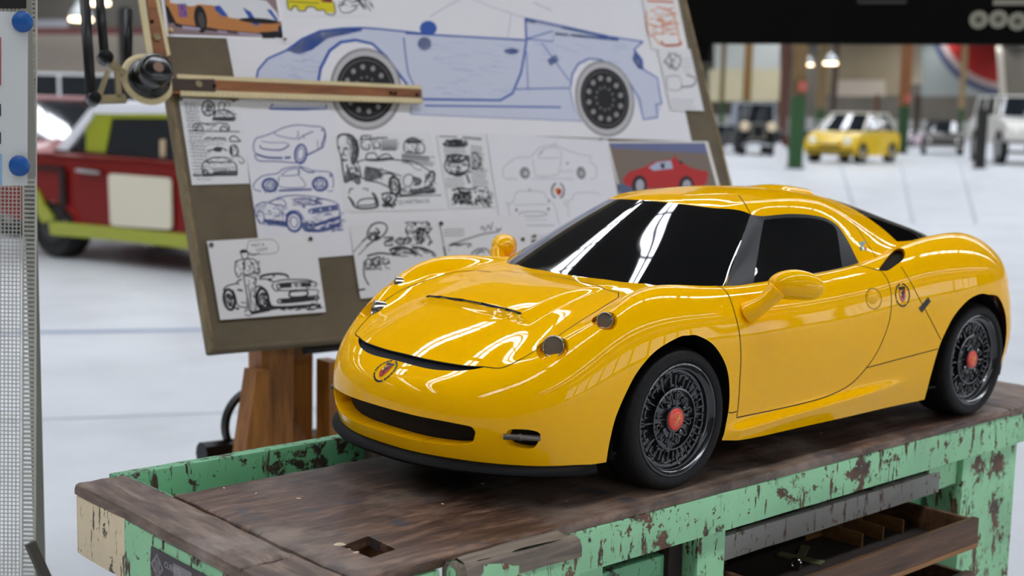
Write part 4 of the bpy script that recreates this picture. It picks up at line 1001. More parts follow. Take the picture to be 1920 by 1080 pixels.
B().box((-.035, -.02, .0025), (.075, .016, .003), Matrix.Rotation(.5, 4, 'Z'), .001).build('tongue', BRS, tl)
rg = thing('eye_ring', 'small steel ring standing beside the brass strap in the drawer', 'ring', (-.345, .30, .6512))
B().tube([(0, .010 * math.cos(t), .012 + .010 * math.sin(t)) for t in np.linspace(0, 2 * math.pi, 21)[:-1]], .0024, 8, closed=True).build('ring_loop', CHR, rg, True)
# shavings and chips on the top
CH = mat('wood_chip', 'd9c8a8', .8)
deb = B()
for k, (x_, y_) in enumerate([(637, 1022), (655, 1030), (668, 1036), (745, 883), (762, 868), (905, 907), (560, 935), (480, 925), (1075, 905), (1062, 940), (420, 915), (830, 945), (1540, 812), (1460, 835)]):
    q = gp(x_, y_, HB); r_ = random.Random(k); sz = .006 if k == 0 else r_.uniform(.0015, .0032)
    deb.lathe([(1e-5, .0022 * sz / .004), (sz * .6, .0016 * sz / .004), (sz, .0003)], 7, Matrix.Translation((q[0], q[1], HB)) @ Matrix.Rotation(r_.uniform(0, 3), 4, 'Z') @ Matrix.Diagonal((1.5, .7, 1, 1)))
deb.build('wood_chips', CH, None, kind='stuff', label='pale wood chips scattered over the bench top', cat='wood chips')
# ------------------------------------------------------------------ drafting board with pinned sheets
BD = np.array([-.99369, .11216, 0.]); BD /= np.linalg.norm(BD)
BU = np.array([-.059, -.381, .923]); BU -= BD * (BU @ BD); BU /= np.linalg.norm(BU); BN = np.cross(BD, BU)
BP0 = at_depth(400, 655, 3.20)
def bp(x, y, off=0.): return on_plane(x, y, BP0 + BN * off, BN)
def buv(u, v, off=0.): return BP0 + BD * u + BU * v + BN * off
MB = Matrix(((BD[0], BU[0], BN[0], BP0[0]), (BD[1], BU[1], BN[1], BP0[1]), (BD[2], BU[2], BN[2], BP0[2]), (0, 0, 0, 1)))
CNV = noise_mat('board_canvas', ['5a4f3c', '665a46', '6e624c'], 6, .85, bump=.2); BWD = wood_mat('board_wood', ['5a4a32', '7c6a4a', '94805c'], 2, 3., .6, .3)
PWD = wood_mat('stand_wood', ['6a3c14', '9c6428', 'ba7e36'], 2, 2.5, .45, .3); BLKM = mat('black_metal', '151515', .4, metal=.3)
board = thing('drafting_board', 'large tilted drafting board covered in brown canvas on a wooden stand', 'drafting board', tuple(gp(545, 835, 0) * 0 + np.array([buv(.2, 0)[0], buv(.2, 0)[1] - .25, 0])))
BROOT = np.array(board.location)
def bpart(b, name, m, parent=None, smooth=False):
    o = mk(name, np.array(b.V) - BROOT if parent is None else np.array(b.V), b.F, m, parent or board, smooth); return o
def lbox(u0, u1, v0, v1, n0, n1, bev=0.):
    c = MB @ Vector(((u0 + u1) / 2, (v0 + v1) / 2, (n0 + n1) / 2)); return B().box(c, (abs(u1 - u0), abs(v1 - v0), abs(n1 - n0)), MB, bev)
BW, BH = 1.845, 1.25
bpart(lbox(0, BW, 0, BH, -.028, 0, .004), 'board_panel', CNV)
bpart(lbox(-.008, .004, -.006, BH, -.034, .003, .003), 'edge_strip', BWD); bpart(lbox(BW - .004, BW + .008, -.006, BH, -.034, .003, .003), 'edge_strip', BWD)
bpart(lbox(-.006, BW + .006, -.008, .004, -.036, .004, .004), 'edge_strip', CNV)
# wooden stand below and behind the board
sx = (bp(512, 660)[0] + bp(580, 660)[0]) / 2; c0 = bp(545, 652) - BN * .09
SX, SY = c0[0], c0[1] - .02
def sbox(x0, x1, y0, y1, z0, z1): return B().box(((x0 + x1) / 2, (y0 + y1) / 2, (z0 + z1) / 2), (abs(x1 - x0), abs(y1 - y0), abs(z1 - z0)), None, .006)
bpart(sbox(SX - .045, SX + .05, SY - .035, SY + .035, .12, 1.02), 'stand_post', PWD)
bpart(sbox(SX - .14, SX - .055, SY - .09, SY - .02, .12, 1.02), 'stand_post', PWD)
for sx_, sy_ in ((1, .12), (-1, .10)):
    bpart(B().prism([(0, .80), (.035, .80), (.16, .04), (.10, .04), (0, .55)], -.03, .03, Matrix(((sx_, 0, 0, SX + sx_ * .045 - (.09 if sx_ < 0 else 0)), (0, 0, 1, SY + .03), (0, 1, 0, 0), (0, 0, 0, 1)))), 'stand_brace', PWD)
bpart(B().tube([(SX - .05, SY - .04, .62), (SX - .34, SY - .16, .40), (SX - .42, SY - .2, .30)], [.045, .042, .04], 10), 'stand_arm', PWD)
bpart(sbox(SX - .55, SX + .45, SY - .05, SY + .05, 0, .10), 'foot_beam', PWD); bpart(sbox(SX - .1, SX + .02, SY - .55, SY + .45, 0, .10), 'foot_beam', PWD)
bpart(B().lathe([(.085, -.012), (.097, -.012), (.097, .012), (.085, .012)], 40, Matrix(((1, 0, 0, SX - .03), (0, 0, 1, SY - .13), (0, 1, 0, .62), (0, 0, 0, 1))), closed=True), 'adjuster_wheel', BLKM)
bpart(B().tube([(SX + .13, SY - .13, .56), (SX - .62, SY - .13, .53)], .03, 10), 'cross_bar', BLKM)
bpart(B().tube([buv(.26, -.012, -.05), buv(1.6, .002, -.05)], .012, 8), 'lower_rod', BLKM)
bpart(lbox(.15, .42, .02, .95, -.075, -.035), 'back_plate', BLKM)

INK = {}
def inkm(c, name=None): return mat('ink_' + c, c, .8)
LAY = [0]
def sheet(name, label, corners, col='d3d1d4', cat='drawing', n=10, group=None):
    """thin sheet of paper on the board; corners are given in the order tl, tr, br, bl"""
    LAY[0] += 1; off = .0012 + .00035 * LAY[0]
    C = [bp(x, y, off) for x, y in corners]; V = []; F = []
    col = ''.join('%02x' % min(240, int(int(col[i:i + 2], 16) * 1.07)) for i in (0, 2, 4))
    m = mat('paper_' + col, col, .75, var=.02, vscale=3.)
    cx = sum(C) / 4; o_ = cx
    for i in range(n + 1):
        for j in range(n + 1):
            u, v = i / n, j / n; p = (C[0] * (1 - u) + C[1] * u) * (1 - v) + (C[3] * (1 - u) + C[2] * u) * v
            V.append(p - o_)
    k = len(V); V += [v - BN * .0006 for v in V]
    for i in range(n):
        for j in range(n):
            a = i * (n + 1) + j; F.append((a, a + 1, a + n + 2, a + n + 1)); F.append((k + a, k + a + n + 1, k + a + n + 2, k + a + 1))
    rim = [j for j in range(n + 1)] + [i * (n + 1) + n for i in range(1, n + 1)] + [n * (n + 1) + j for j in range(n - 1, -1, -1)] + [i * (n + 1) for i in range(n - 1, 0, -1)]
    for a, b_ in zip(rim, rim[1:] + rim[:1]): F.append((a, k + a, k + b_, b_))
    o = mk(name, V, F, m, None, loc=tuple(o_), label=label, cat=cat, group=group)
    o['_off'] = off; o['_o'] = list(o_)
    return o
PX = 3.2 / CF    # metres per photo pixel on the board, for pen widths
def draw(sh, strokes, col, name='ink_lines', smooth=True, lift=.0003):
    b = B(); off = sh['_off'] + lift; o_ = np.array(sh['_o'])
    for st in strokes:
        pts, w_ = (st[0], st[1]) if isinstance(st, tuple) else (st, 1.6)
        if smooth and len(pts) > 2: pts = spline_pts(pts, 5)
        b.ribbon([bp(p[0], p[1], off) - o_ for p in pts], BN, w_ * PX * 1.35)
    return b.build(name, inkm(col), sh, kind='stuff')
def fill(sh, polys, col, name='ink_fill', lift=.00018, smooth=False):
    b = B(); off = sh['_off'] + lift; o_ = np.array(sh['_o'])
    for pl in polys:
        if smooth: pl = spline_pts(pl, 5, True)
        P = [bp(p[0], p[1], off) - o_ for p in pl]
        b.add(P, [tuple(range(len(P)))])
    o = b.build(name, inkm(col), sh, kind='stuff')
    bm = bmesh.new(); bm.from_mesh(o.data); bmesh.ops.triangulate(bm, faces=bm.faces[:]); bm.to_mesh(o.data); bm.free()
    return o
def ell(cx, cy, rx, ry, n=28, rot=0., a0=0., a1=360.):
    r = math.radians(rot); out = []
    for t in np.linspace(math.radians(a0), math.radians(a1), n):
        x, y = rx * math.cos(t), ry * math.sin(t); out.append((cx + x * math.cos(r) - y * math.sin(r), cy + x * math.sin(r) + y * math.cos(r)))
    return out
def hatch(x0, y0, x1, y1, n, dx=3, dy=-2, jit=1.0, w=1.0, seed=0):
    r = random.Random(seed); out = []
    for i in range(n):
        x, y = r.uniform(x0, x1), r.uniform(y0, y1); k = r.uniform(.5, 1.4)
        out.append(([(x, y), (x + dx * k + r.uniform(-jit, jit), y + dy * k + r.uniform(-jit, jit))], w))
    return out
def handwriting(x0, y0, x1, y1, rows, sl=0., w=.8, seed=0, skew=0.):
    """lines of small illegible script"""
    r = random.Random(seed); out = []
    for i in range(rows):
        yy = y0 + (y1 - y0) * i / max(1, rows - 1); x = x0 + skew * (yy - y0) + r.uniform(0, 2)
        xe = x1 + skew * (yy - y0) - r.uniform(0, (x1 - x0) * .2)
        while x < xe:
            L = r.uniform(2.5, 8); n = max(3, int(L)); pts = [(x + L * k / n, yy + sl * (x - x0) + r.uniform(-1.1, 1.1)) for k in range(n + 1)]
            out.append((pts, w)); x += L + r.uniform(1.2, 2.4)
    return out
def tr(strokes, ox, oy, s):
    """strokes noted in an enlarged crop -> photo pixels"""
    out = []
    for st in strokes:
        if isinstance(st, tuple) and len(st) == 2 and np.isscalar(st[1]): out.append(([(ox + p[0] / s, oy + p[1] / s) for p in st[0]], st[1]))
        else: out.append([(ox + p[0] / s, oy + p[1] / s) for p in st])
    return out
# --- the large blue side view
s_blue = sheet('blueprint_sheet', 'wide white sheet with a large blue pencil side view of a coupe', [(408, -15), (1236, -15), (1297, 265), (457, 236)])
fill(s_blue, [[(481,147),(484,131),(502,110),(536,95),(566,73),(600,58),(643,53),(719,55),(795,63),(984,75),(987,34),(1061,50),(1139,68),(1206,78),(1190,94),(1204,125),(1233,146),(1241,194),(1233,220),(1206,224),(1181,156),(1155,126),(1126,112),(1100,111),(1078,128),(1070,162),(1075,200),(1085,225),(770,212),(768,162),(749,140),(725,107),(698,82),(667,75),(639,79),(618,95),(601,128),(597,153),(600,190),(512,188)],
     [(507,196),(612,197),(612,205),(515,204)]], 'c6cada', smooth=False)
fill(s_blue, [[(536,95),(566,73),(600,57),(679,53),(679,58),(615,72),(585,94),(560,102)], ell(803, 53, 16, 14), ell(796, 82, 13, 13), [(1190,92),(1204,110),(1207,132),(1196,128),(1186,112)], [(1026,112),(1042,102),(1048,114),(1032,124)], ell(959, 96, 14, 6), [(985,33),(1139,66),(1139,71),(985,41)], [(1040,60),(1160,72),(1160,77),(1040,66)]], '3558a6')
draw(s_blue, [([(481,147),(484,131),(502,110),(536,95),(566,73),(600,58),(643,53),(679,52),(719,55),(795,63)], 3.2), ([(760,62),(822,66),(984,75)], 3.4), ([(597,186),(597,153),(601,128),(618,95),(639,79),(667,75),(698,82),(725,107),(749,140),(768,165)], 5.),
              ([(985,34),(1061,50),(1139,68),(1206,78)], 3.), ([(985,34),(987,75),(984,97),(977,136),(961,175),(938,188),(792,186)], 4.), ([(987,97),(990,169)], 2.), ([(1016,81),(1068,152)], 2.2), ([(967,167),(1071,165)], 2.2),
              ([(796,198),(1052,201)], 3.), ([(770,214),(1091,227)], 1.4), ([(757,70),(760,100),(765,136),(778,165)], 2.4), ([(987,73),(1037,58),(1037,78),(987,73)], 2.2),
              ([(1206,78),(1188,94),(1204,112),(1206,130),(1233,146),(1236,169),(1241,194),(1230,196),(1233,220),(1206,224),(1199,185),(1181,156),(1155,126),(1126,112),(1104,110),(1084,120),(1073,139),(1070,162)], 3.2),
              ([(512,195),(505,204),(612,206),(612,196)], 3.2), ([(481,147),(490,165),(500,180)], 2.), ([(770,200),(770,214)], 1.5), ([(1068,166),(1076,200),(1090,228)], 1.6)], '3558a6', smooth=False)
draw(s_blue, [([(805,32),(854,3),(880,-4),(916,11),(967,28),(985,34)], 1.1), ([(958,25),(952,74)], 1.), ([(1000,5),(1035,20)], 1.5)], '9aa0b4')
for cx, cy, rx, ry, rot in ((686, 167, 66, 76, -8), (1134, 185, 54, 71, -12)):
    fill(s_blue, [ell(cx, cy, rx, ry, 40, rot)], 'b9b7b8', lift=.00045); draw(s_blue, [(ell(cx, cy, rx, ry, 40, rot), 1.6), (ell(cx, cy, rx * .96, ry * .96, 40, rot), 1.2)], '6c6a6c', lift=.0006)
    fill(s_blue, [ell(cx, cy, rx * .84, ry * .82, 40, rot)], '1d1c1e', lift=.0007)
    for k in range(12):
        a = math.radians(30 * k); r_ = math.radians(rot); ex, ey = rx * .56 * math.cos(a), ry * .55 * math.sin(a)
        fill(s_blue, [ell(cx + ex * math.cos(r_) - ey * math.sin(r_), cy + ex * math.sin(r_) + ey * math.cos(r_), 4.6, 5.2, 10)], '8d8a8a', lift=.0008)
        ex, ey = rx * .30 * math.cos(a + .26), ry * .30 * math.sin(a + .26)
        fill(s_blue, [ell(cx + ex * math.cos(r_) - ey * math.sin(r_), cy + ex * math.sin(r_) + ey * math.cos(r_), 2.4, 2.8, 8)], '6d6b6b', lift=.0008)
    draw(s_blue, [(ell(cx, cy, rx * .74, ry * .72, 36, rot), 1.4)], '6a6868', lift=.0008)
s_bk = sheet('backing_sheet', 'blank white backing sheet showing between the comic pages', [(612, 238), (1140, 262), (1172, 438), (655, 474)], 'd2d0d3', 'paper sheet')
# --- printed photograph of an orange and white racing car
s_or = sheet('photo_print', 'colour print of an orange and white racing car at the board top', [(300, -14), (520, -14), (534, 75), (312, 68)], 'dcdadd', 'photo print')
fill(s_or, [[(306,-12),(516,-12),(530,71),(316,64)]], '8a7478')
fill(s_or, [[(310,20),(330,50),(400,58),(528,72),(530,60),(440,50),(330,40)], [(520,40),(527,40),(531,71),(524,71)]], '1e1c24', lift=.00025)
fill(s_or, [[(310,-12),(440,-12),(500,2),(520,25),(526,45),(518,58),(480,62),(410,55),(395,52),(340,46),(322,40),(312,15)]], 'b97a44', lift=.0003)
fill(s_or, [[(322,-12),(440,-12),(500,2),(520,25),(525,40),(500,42),(430,33),(400,10),(372,8),(360,12),(318,5)]], 'd6d6d8', lift=.00035)
fill(s_or, [[(455,14),(470,22),(487,48),(474,46),(462,26)], [(402,11),(412,10),(428,30),(418,31),(404,20)], [(500,18),(508,18),(522,38),(516,38)], [(333,7),(349,7),(351,33),(336,31)]], '2f52a0', lift=.0004)
fill(s_or, [ell(486, 39, 38, 5, 24, 4), ell(376, 36, 12, 26, 24, -8), [(309,10),(315,12),(330,42),(316,44)], [(488,60),(517,60),(516,72),(492,72)]], '17161a', lift=.00045)
fill(s_or, [ell(378, 38, 6, 15, 18, -8)], '4a443e', lift=.0005); fill(s_or, [[(342,48),(375,52),(376,57),(342,54)], [(408,57),(426,59),(426,62),(408,61)], [(444,60),(490,64),(492,69),(450,65)]], 'a99cae', lift=.0005)
draw(s_or, [([(337,9),(339,30)], 2.), ([(342,9),(345,9),(347,20),(342,20),(345,31),(349,30)], 2.)], 'c05a4a', lift=.00055, smooth=False)
# --- cartoon sheet at the top
s_ye = sheet('cartoon_sheet', 'small cartoon of a boxy yellow car at the board top', [(532, -14), (698, -14), (704, 30), (538, 32)], 'd3d1d4')
fill(s_ye, [[(538,-12),(615,-12),(626,5),(628,24),(612,24),(608,18),(592,18),(588,14),(575,14),(572,19),(560,19),(556,14),(550,14),(545,18),(540,14)]], 'd9c81e')
fill(s_ye, [[(600,0),(622,-4),(624,5),(606,4)]], '7a2430', lift=.0003)
draw(s_ye, [([(538,-2),(540,15),(546,19),(550,12),(556,12),(560,20),(572,20),(576,13),(590,14),(594,19),(608,19),(612,26),(628,26),(626,4)], 2.), ([(541,3),(598,6)], 1.4)] + hatch(634, -8, 668, 14, 40, 5, -3, 2, 1.2, 3) + hatch(668, -10, 694, 10, 24, 6, 8, 2, 1.6, 4) + [([(634,8),(640,22),(652,24),(662,20),(670,14)], 1.6)], '2a2a2c')
# --- page of notes
s_tx = sheet('notes_page', 'page of handwritten notes with small black car drawings at the board edge', [(335, 183), (452, 189), (468, 344), (360, 347)], 'd0d0d2')
T4 = lambda st: tr(st, 330, 180, 6.353)
draw(s_tx, handwriting(343, 192, 374, 262, 13, .03, .7, 5, .15) + handwriting(352, 266, 390, 330, 11, .02, .7, 6, .16) + handwriting(386, 258, 424, 270, 3, 0, 1., 7, .1), '7c7c80')
draw(s_tx, T4([(ell(385, 145, 75, 90, 24), 2.4), (ell(395, 150, 30, 35, 14), 1.6), ([(400,150),(440,110)], 1.4), ([(400,150),(350,180)], 1.4), ([(395,150),(400,220)], 1.4),
               ([(450,270),(470,190),(540,170),(610,170),(660,200),(690,250),(680,290),(450,285),(450,270)], 2.2), ([(510,165),(515,90),(560,70),(580,120),(560,170)], 1.6), ([(590,120),(600,70),(640,80),(630,130)], 1.2),
               ([(200,390),(215,340),(260,325),(420,330),(520,322),(600,335),(635,370),(625,410)], 1.8), ([(150,415),(330,420),(500,422),(760,425)], 1.6), (ell(280, 385, 42, 32, 18), 1.6), (ell(570, 390, 42, 32, 18), 1.6),
               ([(340,510),(400,500),(430,515),(500,505),(595,515)], 1.8), ([(640,530),(650,490),(700,478),(750,520),(762,540),(640,540)], 2.), (ell(690, 650, 48, 66, 20), 2.), ([(720,700),(790,740),(810,790),(770,800),(750,770)], 1.4),
               ([(370,655),(440,640),(480,615),(545,620),(610,655)], 2.2), ([(320,930),(310,840),(330,790),(370,770),(440,735),(600,735),(650,775),(700,800),(722,850),(725,940)], 2.), ([(360,785),(500,790),(650,785)], 1.8), ([(200,940),(330,945),(730,940)], 2.6), ([(440,915),(560,905),(720,900)], 3.), ([(450,865),(590,860),(590,880),(450,885),(450,865)], 1.2), ([(320,930),(350,880),(400,940)], 2.)]), '3a3a3e')
fill(s_tx, T4([[(455,250),(680,250),(690,292),(450,288)], [(440,640),(480,615),(550,622),(540,665),(470,665)], [(330,925),(720,915),(725,945),(330,948)], [(215,400),(300,412),(300,422),(210,412)], [(645,620),(665,600),(680,690),(655,690)]]), '45454a', lift=.00032)
# --- three blue sketches
s_3b = sheet('blue_sketches', 'white sheet with three blue pen car sketches one above another', [(452, 212), (622, 205), (664, 478), (490, 492)], 'd2d0d6')
T5 = lambda st: tr(st, 330, 180, 4.0)
draw(s_3b, T5([([(580,370),(600,320),(660,300),(740,270),(800,240),(900,218),(1000,225),(1110,245),(1105,370),(980,440)], 1.5), ([(740,275),(760,295),(900,320),(915,260)], 1.3), ([(630,370),(650,395),(780,405),(850,370)], 2.2), ([(600,435),(680,460),(800,465)], 3.2), ([(590,440),(620,485),(760,490),(890,500),(960,490)], 1.8), ([(580,370),(585,410),(600,435)], 1.5), ([(640,340),(720,350),(810,350),(850,365)], 1.1), ([(915,330),(950,300),(1030,265)], 1.6), (ell(935, 435, 42, 70, 26, 6), 3.4), (ell(935, 435, 24, 46, 20, 6), 1.6), ([(1105,370),(1090,390),(980,445)], 2.2), ([(815,465),(860,460)], 3.5), ([(960,320),(960,300)], 1.4), ([(1060,330),(1065,400)], 1.1), ([(1090,260),(1110,250),(1115,300),(1090,370)], 2.2),
               ([(580,690),(590,650),(650,600),(760,580),(810,545),(930,530),(1030,560),(1160,575),(1180,650),(1175,690)], 1.5), ([(580,700),(640,715)], 1.5), ([(770,710),(1020,700)], 3.), ([(1140,715),(1180,710)], 1.2), (ell(703, 668, 52, 46, 26), 4.), (ell(703, 668, 26, 24, 18), 1.4), (ell(1080, 660, 52, 48, 26), 4.), (ell(1080, 660, 26, 24, 18), 1.4), ([(775,600),(780,680),(950,685),(965,650),(920,590),(925,535)], 1.3), ([(790,595),(830,560),(910,545),(915,590),(790,598)], 1.3), ([(930,535),(990,570),(1040,570)], 2.2), ([(1160,580),(1160,610)], 3.),
               ([(590,830),(640,800),(700,795),(780,760),(900,745),(1050,760),(1200,800),(1225,850),(1235,950)], 1.6), ([(700,800),(730,780),(800,775),(820,825),(700,805)], 1.6), ([(1005,880),(1015,850),(1215,820)], 2.6), ([(1015,880),(1220,850)], 2.2), ([(1040,970),(1230,910)], 5.), ([(960,1005),(1100,1010),(1240,950)], 4.), ([(590,840),(600,900),(640,960)], 1.6), (ell(885, 945, 55, 70, 28, -8), 4.), (ell(885, 945, 28, 40, 20, -8), 1.6), ([(820,900),(860,865),(920,870),(960,930)], 2.2), ([(660,930),(760,950),(830,960)], 4.), (ell(635, 910, 26, 48, 20, -10), 1.6), ([(880,780),(960,765),(1090,800)], 1.6), ([(890,795),(1000,815),(1080,805)], 1.6), ([(800,830),(800,920)], 1.2), ([(945,825),(970,835)], 3.)]) + tr(hatch(860, 765, 1080, 815, 50, 30, 6, 4, .9, 8), 330, 180, 4.) + tr(hatch(660, 930, 830, 965, 40, 25, 8, 4, 1., 9), 330, 180, 4.) + tr(hatch(960, 930, 1030, 1010, 40, 20, 12, 4, 1., 10), 330, 180, 4.), '44528f')
fill(s_3b, T5([[(1020,855),(1080,845),(1080,875),(1025,880)], [(1090,842),(1150,834),(1150,865),(1090,873)], [(1160,832),(1212,824),(1215,850),(1160,862)], [(930,935),(990,960),(990,1010),(950,1000)], [(655,940),(830,965),(840,985),(700,965)]]), '5a668f', lift=.00032)
# --- portrait and roadster page
s_po = sheet('comic_page', 'ink page with a man in portrait above an open roadster sketch', [(620, 254), (806, 247), (832, 392), (647, 398)], 'cfcfd0')
T6 = lambda st: tr(st, 620, 240, 6.75)
draw(s_po, T6([([(85,130),(120,90),(190,80),(270,100),(330,180),(350,290),(310,420),(290,460)], 3.4), ([(85,130),(90,230),(120,330),(140,400),(190,420)], 2.), ([(140,400),(150,500),(180,690)], 3.), ([(90,245),(120,250)], 4.), ([(165,265),(215,255)], 3.4), ([(160,270),(160,330),(130,340)], 2.), ([(150,400),(220,405)], 2.2), ([(180,690),(290,640),(370,600)], 3.), ([(310,260),(330,300),(310,320)], 1.6), ([(200,460),(260,640)], 3.), ([(300,470),(340,560)], 2.), ([(200,120),(240,220),(250,290)], 1.6),
               ([(340,430),(440,400),(700,395),(900,410),(1050,430),(1150,480),(1260,550),(1320,600)], 2.), ([(440,490),(600,520),(780,570),(900,610)], 2.), ([(430,660),(600,690),(740,750)], 2.4), ([(360,480),(390,620),(440,640)], 2.6), ([(620,640),(640,590),(740,575),(820,610)], 2.6), (ell(810, 730, 62, 110, 28, -10), 4.5), (ell(805, 730, 30, 58, 20, -10), 2.), ([(920,640),(950,600),(1020,590),(1040,660),(1000,740),(930,720),(920,640)], 1.8), ([(1040,620),(1140,655),(1120,710),(1050,720)], 3.), ([(1190,700),(1260,560),(1310,560),(1310,640),(1240,750),(1190,740)], 3.), ([(880,850),(1050,840),(1300,800)], 2.6), ([(800,400),(960,430),(1080,520),(1160,530)], 1.2), ([(450,400),(460,330),(560,320),(600,400)], 2.2), ([(590,400),(640,350),(720,330),(780,380)], 2.2), ([(450,405),(600,410),(800,385)], 3.2),
               ([(930,300),(930,200),(980,140),(1060,125),(1140,170),(1190,250),(1150,320),(940,310)], 2.2), ([(960,180),(1140,180)], 4.), ([(1100,200),(1080,300),(1140,320)], 2.), ([(380,150),(400,100),(520,100)], 2.), ([(370,150),(560,130),(720,120)], 2.2), ([(380,170),(400,260),(480,270),(490,200)], 2.2), ([(530,190),(540,240),(620,250),(610,170)], 2.2),
               ([(220,870),(250,900),(300,990),(400,1020),(580,1000),(595,930),(560,850),(520,820)], 3.4), ([(330,970),(380,910),(500,890),(570,910),(540,970),(330,985)], 2.2), ([(230,830),(250,770),(290,770)], 2.), ([(400,770),(470,770),(460,800)], 1.6), ([(640,840),(740,820),(830,860),(780,960),(660,990)], 2.6), ([(660,900),(700,940),(790,1010)], 4.), ([(690,1000),(760,900),(740,860)], 4.), (ell(345, 680, 26, 26, 14), 2.4), ([(840,870),(1100,860),(1400,850)], 1.6)])
     + tr(handwriting(650, 190, 860, 280, 5, 0, 1., 11), 620, 240, 6.75) + tr(handwriting(900, 340, 1300, 420, 4, .1, 1., 12), 620, 240, 6.75) + [([(750 + 7 * k * .0, 0), (750, 0)], .1)][:0], '3b3b3f')
fill(s_po, T6([[(190,90),(270,110),(330,200),(345,300),(300,430),(270,460),(250,400),(275,300),(265,200),(220,130)], [(440,500),(600,525),(640,580),(610,640),(440,650)], [(1040,625),(1140,655),(1110,715),(1060,700)], [(1020,780),(1290,760),(1290,815),(1030,830)], [(190,560),(250,560),(350,600),(280,640),(190,670)], [(520,825),(560,850),(595,940),(570,990),(550,900)], [(225,880),(260,890),(310,960),(280,970)], [(960,150),(1060,128),(1140,178),(960,182)], [(465,395),(545,390),(545,410),(465,415)], [(600,390),(720,370),(760,385),(600,410)], [(860,640),(895,780),(880,850),(850,800)]]), '77777a', lift=.00022, smooth=True)
MTX = Matrix(((BD[0], BU[0], BN[0], 0), (BD[1], BU[1], BN[1], 0), (BD[2], BU[2], BN[2], 0), (0, 0, 0, 1)))
def sheet_text(sh, s, px, size_px, col, sk=0.):
    p = bp(px[0], px[1], sh['_off'] + .0004) - np.array(sh['_o'])
    return text_obj('ink_text', s, size_px * PX * 1.35, Matrix.Translation(Vector(p)) @ MTX @ Matrix.Rotation(sk, 4, 'Z'), inkm(col), sh)
sheet_text(s_po, 'QUARTBACK', (746, 383), 10, '6a6a6e', .02)
# --- narrow comic page
s_c2 = sheet('comic_strip', 'narrow page of dense black ink car vignettes', [(818, 254), (905, 250), (932, 388), (843, 391)], 'cfcfd0')
T7 = lambda st: tr(st, 810, 240, 5.4)
draw(s_c2, T7([([(70,85),(260,90)], 1.6), ([(110,165),(180,130),(260,120),(340,170)], 2.6), ([(110,165),(180,180),(340,180)], 4.), ([(140,340),(170,280),(260,270),(350,300),(380,380),(330,450),(180,460),(130,390),(140,340)], 2.8), ([(160,330),(260,350),(340,310)], 4.), ([(180,450),(260,480),(340,450)], 5.), ([(400,270),(440,250),(490,330),(470,400),(420,410)], 2.6), ([(350,470),(380,560)], 4.), ([(200,630),(300,610),(380,620),(460,600)], 2.6)]) + tr(handwriting(390, 180, 520, 240, 4, .1, 1., 14), 810, 240, 5.4) + tr(handwriting(390, 420, 560, 590, 9, .05, 1., 15, .1), 810, 240, 5.4) + tr(handwriting(140, 510, 340, 600, 5, 0, .9, 16), 810, 240, 5.4)
     + tr(hatch(210, 650, 390, 780, 70, 24, -14, 12, 2.4, 17), 810, 240, 5.4) + tr(hatch(410, 680, 600, 760, 40, 14, 20, 12, 2., 18), 810, 240, 5.4) + tr(hatch(120, 280, 370, 350, 60, 22, -10, 8, 1.4, 19), 810, 240, 5.4) + tr(hatch(180, 130, 350, 180, 40, 22, -10, 8, 1.6, 20), 810, 240, 5.4), '3a3a3e')
draw(s_c2, [([(867 + 4 * k, 255 + .35 * k), (869 + 4 * k, 261 + .35 * k), (871 + 4 * k, 255.5 + .35 * k)], 1.8) for k in range(9)], '4a4a4e', smooth=False)
# --- faint line drawing with emblem
s_ln = sheet('line_drawing', 'white sheet with faint outline views of a coupe and a small shield', [(912, 250), (1138, 263), (1172, 432), (942, 446)], 'd0ced3')
draw(s_ln, T7([([(730,510),(715,440),(745,380),(860,300),(985,295),(1060,230),(1110,190),(1240,180),(1400,235),(1540,275),(1610,285),(1600,340),(1665,400),(1660,510)], 1.1), ([(740,515),(870,515)], 1.1), ([(1010,515),(1440,515)], 1.), ([(1600,515),(1650,510)], 1.), ([(1020,310),(1040,440),(1070,488),(1240,480),(1285,440),(1310,270),(1250,200),(1130,215),(1080,300),(1290,300)], 1.1), ([(1090,280),(1130,215)], 1.5), ([(1290,440),(1440,435)], .9), ([(1230,180),(1245,150),(1260,180)], 1.)]), 'a4a2a8')
draw(s_ln, T7([([(820,1015),(770,780),(820,750),(850,660),(900,640),(1110,645),(1150,690),(1190,740),(1240,780),(1290,990)], 1.), ([(830,780),(1180,770)], .9), ([(860,985),(1240,985)], 1.4), ([(980,640),(985,610),(1000,640)], 1.6), (ell(1025, 870, 145, 24, 30), 1.6), ([(890,930),(1170,930)], .8), ([(1390,900),(1375,760),(1420,720),(1440,670),(1500,655),(1640,655),(1700,680)], .9), (ell(1355, 760, 20, 26, 14), .9), ([(740,750),(790,790)], .9)]), '9b999f')
fill(s_ln, T7([ell(940, 455, 52, 62, 24, -10), ell(1510, 455, 46, 66, 24, -10)]), '8b898d', lift=.00025); fill(s_ln, T7([ell(948, 460, 18, 22, 14), ell(1512, 460, 14, 20, 14)]), 'c4c2c6', lift=.00035)
fill(s_ln, T7([ell(855, 830, 12, 16, 10), ell(1180, 820, 12, 16, 10), ell(1182, 738, 10, 12, 10), ell(1372, 358, 9, 12, 10)]), '5c5a60', lift=.00035)
draw(s_ln, T7([(ell(1275, 635, 62, 78, 20, 0, 110, 252), 3.), (ell(1275, 635, 62, 78, 20, 0, -70, 70), 3.)]), '4a4848')
fill(s_ln, T7([[(1238,610),(1275,605),(1290,640),(1265,670),(1245,640)]]), 'd8a03c', lift=.00035); fill(s_ln, T7([[(1275,605),(1310,620),(1312,655),(1285,685),(1262,668)]]), 'b5302a', lift=.0004)
